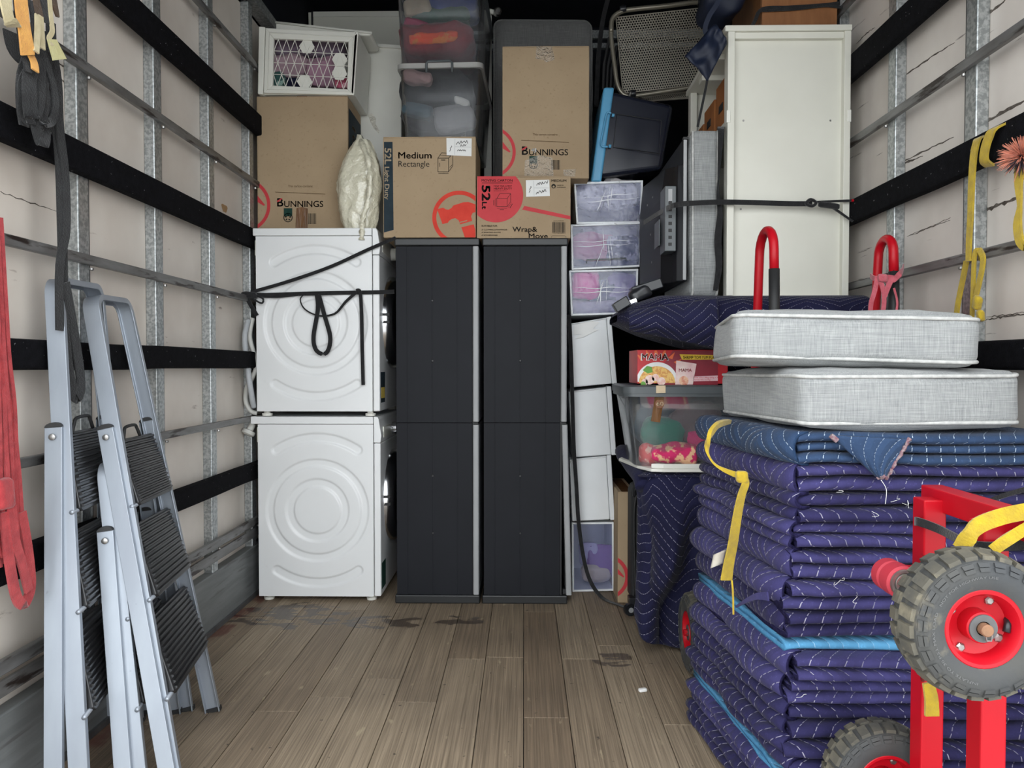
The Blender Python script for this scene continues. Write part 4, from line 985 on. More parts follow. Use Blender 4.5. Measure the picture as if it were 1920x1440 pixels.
# =================================================================== folded mesh lounger at the top
YN = 3.62
t = thing('mesh_lounger', 'folded taupe lounger with perforated mesh panel in a bronze tube frame', 'lounger', V(1240, 200, YN))
def perforated(name, c4, Y, nx, ny, dy):
    P = [V(u, v, Y + d) for (u, v), d in zip(c4, dy)]
    def at(s, q_): return P[0].lerp(P[1], s).lerp(P[3].lerp(P[2], s), q_)
    b = MB()
    for j in range(ny):
        for i in range(nx):
            cx_, cy_ = (i + .5 + (.5 if j % 2 else 0)) / (nx + .5), (j + .5) / ny
            o_ = []; n_ = []
            for k in range(6):
                a = math.radians(60 * k + 30); dx, dyy = math.cos(a) * .577 / (nx + .5) * 1.0, math.sin(a) * .667 / ny
                o_.append(at(min(1, max(0, cx_ + dx)), min(1, max(0, cy_ + dyy)))); n_.append(at(min(1, max(0, cx_ + dx * .62)), min(1, max(0, cy_ + dyy * .62))))
            vs = o_ + n_; fs = [(k, (k + 1) % 6, 6 + (k + 1) % 6, 6 + k) for k in range(6)]; b.add(vs, fs)
    o = b.build(name, MESHM, t, solid=.002)
    MB().tube(P, .004, 6, closed=True).build('panel_edge', MESHM, o, smooth=True)
perforated('mesh_panel', [(1155, 33), (1322, 14), (1316, 158), (1168, 175)], YN, 33, 31, (0, 0, .0, .0))
perforated('mesh_panel', [(1200, 181), (1300, 170), (1296, 184), (1208, 190)], YN + .06, 26, 5, (0, 0, 0, 0))
fr_ = [(1146, 60), (1148, 36), (1164, 22), (1190, 17), (1250, 11), (1306, 4), (1326, 8), (1334, 26), (1336, 60)]
MB().tube(smooth_path([V(u, v, YN - .02) for u, v in fr_], 4), .0115, 10).build('frame_tube', BRONZE, t, smooth=True)
fr2 = [(1145, 48), (1147, 80), (1152, 120), (1157, 155), (1166, 174), (1182, 180), (1230, 174), (1300, 163), (1330, 158)]
MB().tube(smooth_path([V(u, v, YN - .012) for u, v in fr2], 4), .0105, 10).build('frame_tube', BRONZE, t, smooth=True)
for u, v, an in ((1168, 17, 0), (1313, 4, 0), (1186, 176, 0)):
    c = V(u, v, YN - .02); MB().lathe([(.017, -.014), (.019, 0), (.017, .014)], c, (1, 0, .1), 14).build('joint', BLACKP, t, smooth=40)
MB().tube(smooth_path([V(u, v, YN - .035) for u, v in ((1183, 172), (1179, 184), (1181, 192))], 4), .007, 8).build('lever', STEEL, t, smooth=True)
for k in range(4):
    u = 1133 + k * 7; MB().tube([V(u + 10, 70 + 8 * k, YN + .1), V(u, 120 + 5 * k, YN + .1), V(u - 2, 168, YN + .1)], .008, 6).build('folded_leg', BLACKM, t)
def blackstrap(label, pts, w_, wd, mat=None, t_=.0025, n=5, name='strap', cat='strap', group='black tie-down straps'):
    P = smooth_path([Vector(p) for p in pts], n); b = MB(); b.strap(P, w_, wd, t_)
    return b.build(name, mat or WBLK, label=label, cat=cat, group=group)
blackstrap('dark strap hanging from the roof between the grey cushion and the mesh lounger', [V(1142, -10, 3.75), V(1130, 40, 3.75), V(1122, 110, 3.76), V(1118, 200, 3.78)], .022, X3)

# =================================================================== white bookcase on end, over the blankets
YS = 2.85
a, c = V(1362, 556, YS), V(1597, 46, YS)
xs0, xs1, zs0, zs1 = a.x, min(c.x, 1.228), a.z, c.z
t = thing('bookcase', 'white bookcase strapped upright against the right wall', 'bookcase', ((xs0 + xs1) / 2, YS + .35, zs0))
e = .026; DB = .68
MB().box(xs0 - .012, xs1 + .002, YS - .004, YS + DB, zs1 - .022, zs1).build('top_board', CREAM, t, bev=.003)
MB().box(xs0 + e, xs1 - .024, YS + .028, YS + .036, zs0 + .004, zs1 - .022).build('end_panel', CREAM, t)
MB().box(xs0, xs0 + e, YS, YS + .05, zs0, zs1 - .022).build('stile', CREAM, t, bev=.002)
MB().box(xs1 - .024, xs1, YS, YS + DB, zs0, zs1 - .022).build('side_board', CREAM, t, bev=.002)
MB().box(xs0 + e, xs1 - .024, YS + .008, YS + .028, zs1 - .046, zs1 - .022).build('cross_rail', CREAM, t, bev=.002)
MB().box(xs0 + .0, xs1 - .024, YS, YS + .04, zs0, zs0 + .004).build('bottom_edge', CREAM, t)
MB().box(xs0, xs0 + .03, YS + DB - .05, YS + DB, zs0, zs1 - .022).build('stile', CREAM, t, bev=.002)
MB().box(xs0 + .03, xs1 - .024, YS + DB - .022, YS + DB - .01, zs0, zs1 - .022).build('end_panel', CREAM, t)
zsh = V(1350, 236, YS + .1).z
MB().box(xs0 + .002, xs1 - .024, YS + .05, YS + DB - .01, zsh - .018, zsh).build('shelf', CREAM, t, bev=.002)
MB().box(xs0 + .002, xs1 - .024, YS + .05, YS + DB - .01, zs0 + .3, zs0 + .318).build('shelf', CREAM, t, bev=.002)
for yy in (YS + .20, YS + .42): MB().box(xs0 + .002, xs1 - .03, yy, yy + .06, zs1 - .045, zs1 - .022).build('shelf_batten', CREAM, t, bev=.002)
MB().box(xs0 - .004, xs0 + .01, YS - .003, YS + .02, V(1362, 230, YS).z, V(1362, 207, YS).z).build('joint_cap', WPLAS, t, bev=.002)
MB().box(xs1 - .012, xs1 + .002, YS - .003, YS + .02, V(1362, 230, YS).z, V(1362, 207, YS).z).build('joint_cap', WPLAS, t, bev=.002)
for u, v in ((1394, 226), (1557, 226), (1389, 392)): MB().lathe([(.004, 0), (.003, .001)], V(u, v, YS + .0275), (0, -1, 0), 10).build('screw', STEEL, t)
for k, (y0, y1, zz) in enumerate(((YS + .10, YS + .26, .20), (YS + .29, YS + .46, .17), (YS + .48, YS + .60, .13))):
    q_ = thing('cardboard_carton', ('small brown carton nearest the front on the bookcase shelf', 'small brown carton in the middle of the bookcase shelf', 'small brown carton at the rear of the bookcase shelf')[k], 'carton', (xs0 + .13, (y0 + y1) / 2, zsh), 'cartons on the bookcase shelf')
    MB().box(xs0 + .022, xs0 + .25, y0, y1, zsh + .0005, zsh + zz).build('body', CARDD, q_, bev=.003)
    MB().box(xs0 + .02, xs0 + .022, (y0 + y1) / 2 - .03, (y0 + y1) / 2 + .03, zsh + .08, zsh + .11).build('hand_hole', BLACKM, q_)
# oak cabinet on top
zc = zs1 + .001; yo = 2.97
a = V(1428, 44, yo); c = V(1570, 44, yo)
t = thing('oak_cabinet', 'oak veneer cabinet on top of the white bookcase', 'cabinet', ((a.x + c.x) / 2, yo + .2, zc))
MB().box(a.x, c.x, yo + .012, yo + .42, zc, zc + .42).build('carcass', OAKD, t, bev=.002)
MB().box(a.x + .001, c.x - .001, yo, yo + .0115, zc + .004, zc + .41).build('front', OAK, t, bev=.002)
blackstrap('black strap across the oak cabinet', [V(1405, 60, yo - .03), V(1415, 40, yo - .015), V(1430, 17, yo - .012), V(1480, 14, yo - .006), V(1540, 10, yo - .006), V(1575, 6, yo - .004)], .014, Z3)
blackstrap('second black strap across the oak cabinet, just below the first', [V(1428, 20, yo - .008), V(1490, 17, yo - .008), V(1545, 11, yo - .008), V(1580, 14, yo - .004)], .01, Z3)
# navy nylon bag spilling over the top corner
t = thing('nylon_bag', 'navy nylon bag slumped over the bookcase top corner', 'bag', V(1350, 60, 2.93))
MB().rbox(V(1362, 0, 3.08) + Z3 * .06, (.15, .2, .32), .05, 12, (0, 0, 0), .02, 6, Matrix.Rotation(math.radians(18), 3, 'Y'), 4).build('body', BAGN, t, smooth=True)
b = MB(); c4 = [V(1340, 46, 2.84), V(1362, 82, 2.83), V(1326, 152, 2.83), V(1284, 106, 2.84)]
b.grid(lambda i, j: c4[0].lerp(c4[1], i).lerp(c4[3].lerp(c4[2], i), j) + Y3 * (.03 * noise.noise(Vector((i * 3, j * 3, 2))) - .02 * math.sin(math.pi * i) * (1 - j * .6)), 14, 14)
b.build('flap', BAGN, t, smooth=True, solid=.006)
b = MB(); P = smooth_path([V(u, v, 2.89) for u, v in ((1330, 75), (1322, 55), (1330, 30), (1344, 8), (1352, -12))], 5); b.strap(P, .018, X3, .003); b.build('carry_strap', BAGN, t)
# straps and cushion left of the bookcase
YG = 2.86
a, c = V(1294, 556, YG), V(1352, 241, YG)
cushion('grey linen cushion standing on edge beside the white bookcase', ((a.x + c.x) / 2, YG + .28, (zs0 + c.z) / 2), (c.x - a.x, .54, c.z - zs0 - .004), LINEN, crown=.006, r=.022, seed=5, axis=0)
blackstrap('black webbing strap draped down the upright grey cushion', [V(1351, 242, YG + .1), V(1352, 242, YG - .016), V(1349, 300, YG - .012), V(1346, 360, YG - .012), V(1350, 400, YG - .012), V(1346, 450, YG - .012), V(1348, 500, YG - .012), V(1341, 545, YG - .014)], [.021 * abs(math.cos(i * .12)) + .006 for i in range(36)], X3, t_=.003)
ystr = YS - .012
blackstrap('black strap pulled across the bookcase, cushion and television', [V(1207, 418, 3.12), V(1235, 400, 2.97), V(1264, 385, 2.80), V(1300, 381, 2.825), V(1352, 379, 2.825), V(1420, 380, ystr), V(1480, 382, ystr), V(1523, 382, ystr)], .019, Z3)
t = thing('strap_knot', 'black strap knot tied in front of the bookcase near the wall', 'strap', V(1540, 395, ystr), 'black tie-down straps')
b = MB(); b.tube(smooth_path([V(u, v, ystr - .01) for u, v in ((1512, 380), (1520, 374), (1530, 380), (1524, 386), (1514, 384))], 4, closed=True), .006, 7, closed=True); b.build('loop', WBLK, t, smooth=True)
b = MB(); b.rbox(V(1554, 385, ystr - .008), (.08, .016, .022), .007, 6, nz=.002, rot=Matrix.Rotation(math.radians(6), 3, 'Y')); b.build('knot', WBLK, t, smooth=True)
b = MB(); b.strap(smooth_path([V(1530, 379, ystr - .004), V(1570, 377, ystr), V(1600, 376, ystr - .01)], 4), .008, Z3, .006); b.build('tail', WBLK, t)
b = MB(); b.strap(smooth_path([V(1560, 388, ystr - .006), V(1580, 402, ystr - .004), V(1599, 415, ystr - .02)], 4), .008, Z3, .006); b.build('tail', WBLK, t)
MB().lathe([(.005, 0), (.005, .01)], V(1597, 376, ystr - .014), (1, 0, 0), 8).build('red_tip', REDP, t)
blackstrap('thin black strap dangling from the bag into the bookcase shelf', [V(1330, 112, 2.885), V(1326, 150, 2.84), V(1316, 200, 2.84), V(1308, 238, 2.845)], .009, X3)

# =================================================================== television stood on edge
yt = 2.87
a, c = V(1280, 527, yt), V(1290.5, 257, yt)
t = thing('television', 'black flat television standing on edge beside the grey cushion', 'television', ((a.x + c.x) / 2, yt + .45, zs0))
x0, x1 = a.x, c.x - .001
MB().box(x0 + .004, x1, yt + .002, yt + .86, a.z, c.z).build('screen_panel', TVB, t, bev=.003)
MB().box(x0 + .0, x1 - .004, yt - .004, yt + .002, a.z + .004, c.z - .01).build('bezel_edge', GREYP, t, bev=.002)
MB().box(x0 - .001, x1 + .001, yt - .003, yt + .02, c.z - .009, c.z).build('corner_cap', BLACKM, t)
xb = x0 - .062
b = MB(); zt1, zb1 = V(1262, 332, yt).z, a.z + .0
pr = [(x0 + .003, yt + .006), (x0 - .022, yt + .02), (x0 - .028, yt + .06), (xb, yt + .12), (xb - .01, yt + .72), (x0 + .003, yt + .80)]
b.loft([[Vector((x, y, zb1)) for x, y in pr], [Vector((x, y, lerp(zb1, zt1, .86))) for x, y in pr], [Vector((lerp(x, x0, .25), y, zt1 + .05 + .10 * (y - yt))) for x, y in pr]]).build('rear_housing', TVB, t, bev=.004)
b = MB(); p0, p1 = V(1242, 355, yt + .055), V(1262, 475, yt + .055)
b.box(p0.x, p1.x, yt - .002, yt + .1, p1.z, p0.z).build('connector_panel', DGREY, t, bev=.003)
for k in range(7):
    z = lerp(p1.z + .02, p0.z - .07, k / 6); MB().box(p0.x + .013, p0.x + .026, yt - .0035, yt, z, z + .012).build('port', BLACKM, t)
MB().box(p0.x + .012, p0.x + .027, yt - .003, yt, p0.z - .06, p0.z - .012).build('cover_plate', GREYP, t)
MB().obox(V(1232, 440, 2.98), (.0015, 0, 0), (0, .05, 0), (0, 0, .05)).build('vent_recess', DGREY, t)
for u, v in ((1226, 370), (1216, 385), (1222, 440), (1224, 492)): MB().lathe([(.005, 0), (.003, .002)], V(u, v, 3.02) - X3 * .004, (-1, 0, 0), 8).build('screw', STEEL, t)
# bracket and black bag at its foot
t = thing('wrapped_bracket', 'black angled television foot wrapped in dark film beside the third drawer', 'television stand', V(1195, 560, 2.85))
b = MB(); b.obox(V(1212, 540, 2.86), (.055, 0, .018), (0, .03, 0), (-.006, 0, .018)); b.build('arm', BLACKP, t, bev=.004)
b = MB(); b.rbox(V(1200, 551, 2.83), (.085, .06, .05), .02, 10, nz=.008, nsc=14, rot=Matrix.Rotation(math.radians(-28), 3, 'Y')); b.build('wrap', BLACKP, t, smooth=True)
b = MB(); b.obox(V(1165, 571, 2.81), (.026, 0, .016), (0, .02, 0), (-.01, 0, .016)); b.build('foot', BLACKP, t, bev=.004)
b = MB(); b.obox(V(1186, 565, 2.80), (.016, 0, .006), (0, .004, 0), (-.003, 0, .008)); b.build('hinge_plate', CHROME, t, bev=.002)
# =================================================================== quilted bundle that carries the bookcase
def lump(fn, nu, nv, name, mat, uvf, **k):
    b = MB(); b.grid(fn, nu, nv, uvf); return b.build(name, mat, smooth=True, **k)
zR = zs0 - .003
xa, xb_ = V(1166, 600, 2.74).x, 1.215
def bundle(i, j):
    x = lerp(xa, xb_, i); th = 2 * math.pi * j
    k = min(1, (i / .16)) ** .6 if i < .16 else 1
    topz = zR; botz = lerp(1.24, 1.13, min(1, i * 2.2)) if i < .45 else lerp(1.13, 1.17, (i - .45) / .55)
    if i < .16: topz = lerp(V(1166, 585, 2.74).z, zR, (i / .16) ** .55)
    cz, hz = (topz + botz) / 2, max(.008, (topz - botz) / 2); hy = .37 * lerp(.35, 1, min(1, i / .16)); cy = 3.0
    c_, s_ = math.cos(th), math.sin(th); e = .42
    y = cy + hy * math.copysign(abs(c_) ** e, c_); z = cz + hz * math.copysign(abs(s_) ** e, s_)
    n = noise.noise(Vector((x * 7, y * 5, z * 7))) * .016
    if z > cz + hz * .8: n = min(n, 0) * .3
    if c_ < 0 and i < .5: n += .018 * math.sin((x - xa) * 26 + z * 20) * (1 - i * 2)
    return Vector((x, y - n * (1 if c_ < 0 else 0), z - (0 if z > cz else n * .5)))
def bundle_uv(i, j): return (j * 1.5, lerp(xa, xb_, i))
t = thing('quilted_bundle', 'navy quilted blanket bundle lying under the bookcase', 'moving blanket', (.8, 3.0, 1.13), 'navy quilted blankets')
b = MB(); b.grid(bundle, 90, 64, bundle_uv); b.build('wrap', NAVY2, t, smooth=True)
# folded corner of the bundle at its left end
b = MB()
def fold(i, j):
    p = V(lerp(1180, 1345, i), lerp(585, 560, i) + lerp(0, 92, j) * (.35 + .65 * i), 2.62 - .05 * math.sin(math.pi * j) - .03 * math.sin(math.pi * i))
    return p + Y3 * .012 * noise.noise(p * 9)
b.grid(fold, 40, 24, lambda i, j: (j * .2 + .1, i * .36)); b.build('folded_corner', NAVY2, t, smooth=True, solid=.014)
# chest behind it, wrapped in a blanket
b = MB(); b.rbox((.93, 3.56, .565), (.56, .36, 1.125), .04, 16, nz=.012, nsc=4, uvm=lambda p: (p.z, p.x + p.y))
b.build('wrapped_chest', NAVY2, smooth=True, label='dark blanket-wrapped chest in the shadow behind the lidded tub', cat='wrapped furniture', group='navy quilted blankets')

# =================================================================== draped quilt with the lidded tub on it
ZDr = .690; xl_, yf = .432, 2.715
def plan(s):      # path along the hem: left side from the back, round the corner, along the front
    L1, L2 = .52, .70; rc = .07
    d = s * (L1 + L2)
    if d < L1 - rc: return Vector((xl_ - .02 * (1 - d / L1), yf + L1 - d, 0)), Vector((-1, 0, 0))
    if d < L1 + rc:
        a = (d - L1 + rc) / (2 * rc) * math.pi / 2; return Vector((xl_ + rc - rc * math.cos(a), yf + rc - rc * math.sin(a), 0)), Vector((-math.cos(a), -math.sin(a), 0))
    return Vector((xl_ + d - L1, yf, 0)), Vector((0, -1, 0))
def drape(i, j):
    i = lerp(.345, 1, i)
    p, n = plan(i); d = i * 1.22; drop = j
    c0 = max(0, min(1, (d - .46) / .16)); c0 = c0 * c0 * (3 - 2 * c0)
    hem = lerp(.11, .012, max(0, min(1, (d - .44) / .16))) + .02 * max(0, math.sin((d - .6) * 9))
    z = lerp(ZDr - .012, hem, drop)
    amp = (.008 + .075 * drop ** 1.2) * (.25 + .75 * c0)
    ph = (d - .52) * 13 - drop * 3.4
    off = amp * math.sin(ph) + .45 * amp * math.sin(ph * 2.3 + 1.1 + drop * 3) + .014 * noise.noise(Vector((d * 9, drop * 7, 1)))
    off += (.02 + .03 * drop) * noise.noise(Vector((d * 5.5 + drop * 2, drop * 3.4, 7))) * (.3 + .7 * c0)
    w1 = d - .60 + .16 * (drop - .5); off += .085 * math.exp(-(w1 / .045) ** 2) * math.sin(math.pi * min(1, max(0, drop - .12) * 1.1)) 
    w2 = d - .69 + .20 * (drop - .5); off -= .055 * math.exp(-(w2 / .045) ** 2) * min(1, max(0, drop - .15) * 2.2)
    p = p + n * (off - .01 * drop * (1 - c0)); p.z = z
    p.x += .02 * (1 - c0) * max(0, drop - .6)
    if j < .06: p -= n * .012 * (1 - j / .06)
    return p
t = thing('draped_quilt', 'navy quilted blanket draped to the floor over a low load, lidded tub on top', 'moving blanket', (.75, 2.95, 0), 'navy quilted blankets')
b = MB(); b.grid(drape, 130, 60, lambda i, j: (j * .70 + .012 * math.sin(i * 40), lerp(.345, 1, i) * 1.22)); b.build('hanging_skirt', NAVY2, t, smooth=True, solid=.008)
b = MB()
def topf(i, j):
    x = lerp(xl_ - .012, 1.12, i); y = lerp(yf - .006, yf + .52, j)
    e = min(i / .08, j / .1, 1); e = math.sin(max(0, e) * math.pi / 2)
    return Vector((x, y, ZDr - .016 * (1 - e) + .003 * noise.noise(Vector((x * 9, y * 9, 0))) - .004))
b.grid(topf, 50, 40, lambda i, j: (j * .52 - .52, i * .7 + .52)); b.build('top', NAVY2, t, smooth=True)
b = MB(); b.tube(smooth_path([V(1166, 846, 3.2), V(1180, 868, 3.02), V(1200, 894, 2.80), V(1206, 912, 2.74)], 6), [.030, .03, .032, .034] + [.03] * 15, 12)
b.build('corner_roll', NAVY2, t, smooth=True)
MB().box(.50, 1.05, 2.93, 3.22, .05, .66).build('load_case', NAVYD, t)
MB().box(.60, .98, 2.62, 2.66, .002, .03).build('dolly_edge', WPLAS, t, bev=.004)
# white tray and lidded tub
t = thing('white_tray', 'white tray with clipped corners under the lidded tub', 'tray', (.68, 2.9, ZDr))
pl = [(.462, 2.712), (.50, 2.700), (.95, 2.700), (.95, 3.06), (.40, 3.06), (.385, 3.02), (.425, 2.80)]
MB().prism([Vector((x, y, ZDr)) for x, y in pl], (0, 0, .012)).build('tray', WPLAS, t, bev=.003)
MB().prism([Vector((x, y, ZDr + .012)) for x, y in ((.462, 2.713), (.505, 2.701), (.948, 2.701), (.948, 2.712), (.52, 2.712), (.49, 2.722))], (0, 0, .018)).build('lip', WPLAS, t, bev=.003)
zt0 = ZDr + .0125
a, c = V(1175, 722, 2.765), V(1400, 722, 2.765)
tub('lidded_tub', 'clear tub with grey lid of bright clothes beneath the red noodle carton', a.x, c.x + .02, 2.735, 3.10, zt0, c.z - .012, .035, CLEARP, DGREY, DGREY, 0, .045, DGREY, False, .030, .014)
PG = 'garments in the grey-lidded tub'
yg = 2.82
G('green pouch with black leaf pattern in the grey-lidded tub', 1242, 812, yg, 70, 44, .08, (34, 116, 96), 41, PG, rot=8)
G('leaf-patterned green cloth beside the green pouch in the tub', 1268, 815, yg + .02, 34, 40, .08, (36, 110, 92), 42, PG, marks=(30, 50, 48))
G('pink and gold paisley cloth at the bottom of the grey-lidded tub', 1262, 850, yg - .02, 78, 30, .08, (206, 52, 104), 43, PG, marks=(224, 180, 140))
G('coral cloth with floral border low on the left of the grey-lidded tub', 1226, 852, yg - .005, 40, 32, .08, (232, 84, 84), 44, PG, marks=(240, 190, 170))
G('brown-grey cloth on the right of the grey-lidded tub', 1304, 792, yg + .02, 84, 50, .08, (98, 86, 88), 45, PG, rot=-14)
G('magenta cloth on the right of the grey-lidded tub', 1312, 822, yg, 50, 24, .07, (214, 44, 116), 46, PG, rot=-10)
G('dark teal cloth filling the back of the grey-lidded tub', 1280, 778, yg + .10, 170, 84, .1, (44, 72, 84), 47, PG)
G('dark cloth at the lower right of the grey-lidded tub', 1312, 850, yg + .02, 60, 34, .07, (44, 40, 52), 48, PG)
tp = bpy.data.objects['lidded_tub.001']
yq = 2.735
b = MB(); b.strap([V(1237, 737, yq - .004), V(1234, 760, yq + .002), V(1229, 791, yq + .008)], .034, X3, .0008); lbl = b.build('brown_tape', TAPEB, tp)
b = MB(); b.strap([V(1239, 723, yq - .022), V(1239, 737, yq - .020)], .034, X3, .0008); b.build('brown_tape', INKL, tp)
p = PR(lambda u, v: V(u, v, yq - .001)); p.ring((1237, 757), 0, 8.5, n=20); p.build('badge', M('brown_ink', srgb(132, 88, 60), rough=.6), tp)
p = PR(lambda u, v: V(u, v, yq - .003)); p.text('60', 1231, 761, 13, 8, .02); p.build('lettering', INKL, tp)
# noodle carton
yn = 2.80; a = V(1195, 722, yn); c = V(1345, 656, yn); zl = c.z
zb0 = V(1195, 721, 2.765).z + .002
t = thing('noodle_carton', 'red instant-noodle carton on the grey tub lid', 'carton', ((a.x + c.x) / 2, yn + .1, zb0))
REDB = M('red_carton', srgb(196, 34, 40), srgb(170, 28, 40), rough=.4, scale=5); MAROON = M('maroon_print', srgb(150, 44, 58), srgb(128, 36, 50), rough=.4, scale=8)
MB().box(a.x, c.x + .04, yn, yn + .22, zb0, zl).build('body', REDB, t, bev=.002)
fm = face(yn, .001); RN = (1195.5, 657, 1346, 721.5)
PR(fm, RN).poly([(1262, 656), (1347, 656), (1347, 722), (1246, 722), (1240, 690)]).build('print_panel', MAROON, t)
f2 = face(yn, .0016)
p = PR(f2, RN)
for k in range(7):
    a0 = math.radians(-70 + 20 * k); p.poly([(1232 + 40 * math.cos(a0 - 1.2), 700 + 34 * math.sin(a0 - 1.2)), (1232 + 56 * math.cos(a0 - 1.1), 700 + 50 * math.sin(a0 - 1.1)), (1232 + 42 * math.cos(a0 - 1.0), 700 + 36 * math.sin(a0 - 1.0))])
p.build('flame_print', M('orange_print', srgb(232, 110, 60), rough=.5), t)
p = PR(face(yn, .002), RN); p.ring((1232, 716), 0, 39, 180, 360, 36, .95); p.build('bowl_print', PAPER, t)
p = PR(face(yn, .0024), RN); p.ring((1232, 718), 0, 34, 180, 360, 36, .92); p.build('noodle_print', M('noodle_print', srgb(232, 190, 110), srgb(214, 150, 84), rough=.6, scale=90, lo=.45, hi=.55), t)
p = PR(face(yn, .0028), RN)
for u, v, r in ((1218, 712, 9), (1229, 708, 7), (1240, 715, 8), (1209, 716, 6)): p.ring((u, v), 0, r, n=14)
p.build('prawn_print', M('prawn_print', srgb(244, 226, 216), srgb(232, 180, 168), rough=.6, scale=60), t)
p = PR(face(yn, .003), RN); p.poly([(1205, 694), (1213, 686), (1222, 688), (1224, 698), (1214, 700)]); p.ring((1206, 720), 0, 5, n=10); p.build('herb_print', M('herb_print', srgb(110, 166, 72), rough=.6), t)
p = PR(face(yn, .0022), RN); p.text('MAMA', 1202.5, 675.5, 51, 12.5, .06); p.build('lettering_outline', PAPER, t)
p = PR(face(yn, .0028), RN); p.text('MAMA', 1204, 674.5, 48, 11, .015); p.build('lettering', REDB, t)
p = PR(face(yn, .0022), RN); p.poly([(1274, 664), (1347, 666), (1347, 674), (1279, 674.5)]); p.build('flavour_bar', M('yellow_bar', srgb(236, 196, 60), rough=.5), t)
p = PR(face(yn, .0028), RN); p.text('SHRIMP TOM YUM FLAVOUR', 1281, 673, 74, 5.6, .02); p.build('lettering', INKK, t)
p = PR(face(yn, .0024), RN); p.poly([(1268, 676), (1306, 682), (1299, 721), (1266, 721)]); p.build('packet_print', M('packet_print', srgb(226, 186, 186), srgb(236, 214, 206), rough=.5, scale=30), t)
p = PR(face(yn, .003), RN); p.text('MAMA', 1273, 697, 24, 6, .02); p.build('lettering', REDB, t)
p = PR(face(yn, .003), RN); p.ring((1282, 714), 0, 9, n=16); p.build('packet_bowl', M('noodle_small', srgb(240, 206, 170), srgb(214, 120, 100), rough=.6, scale=80), t)
p = PR(face(yn, .0024), RN); p.poly([(1300, 706), (1347, 704), (1347, 714), (1300, 715)]); p.build('weight_panel', M('pink_print', srgb(232, 190, 194), rough=.5), t)
p = PR(face(yn, .003), RN); p.text('Net Wt 1.8kg (60g x 30)', 1302, 709, 48, 2.6, 0); p.text('Gross Wt. 2.27kg', 1302, 713, 30, 2.6, 0); p.build('lettering', INKR2, t)

# =================================================================== dark suitcase
t = thing('suitcase', 'dark grey suitcase on castors half hidden by the draped quilt', 'suitcase', (.52, 3.19, 0))
a, c = V(1184, 1140, 3.22), V(1260, 912, 3.22)
MB().rbox(((a.x + c.x) / 2, 3.30, (a.z + c.z) / 2 + .004), (c.x - a.x, .16, c.z - a.z), .035, 12).build('shell', M('suitcase_fabric', (.02, .021, .022), (.03, .03, .032), rough=.7, scale=60), t, smooth=True)
MB().tube(smooth_path([V(1192, 1120, 3.215), V(1189, 1000, 3.212), V(1191, 940, 3.213), V(1202, 926, 3.213), V(1240, 922, 3.215)], 6), .006, 8).build('piping', BLACKM, t, smooth=True)
MB().tube(smooth_path([V(1190, 930, 3.22), V(1192, 916, 3.21), V(1204, 914, 3.21)], 4), .010, 8).build('corner_guard', BLACKP, t, smooth=True)
wc = V(1181, 1150, 3.2); wc.z = .026
w_ = MB().lathe([(.012, -.011), (.026, -.011), (.027, 0), (.026, .011), (.012, .011)], wc, (.3, -1, 0), 20).build('castor', BLACKP, t, smooth=40)
MB().lathe([(.011, -.014), (.011, .014)], wc, (.3, -1, 0), 12).build('castor_hub', GREYP, w_)
MB().box(wc.x - .004, wc.x + .03, wc.y - .006, wc.y + .05, wc.z + .015, wc.z + .05).build('castor_fork', BLACKP, t, bev=.003)

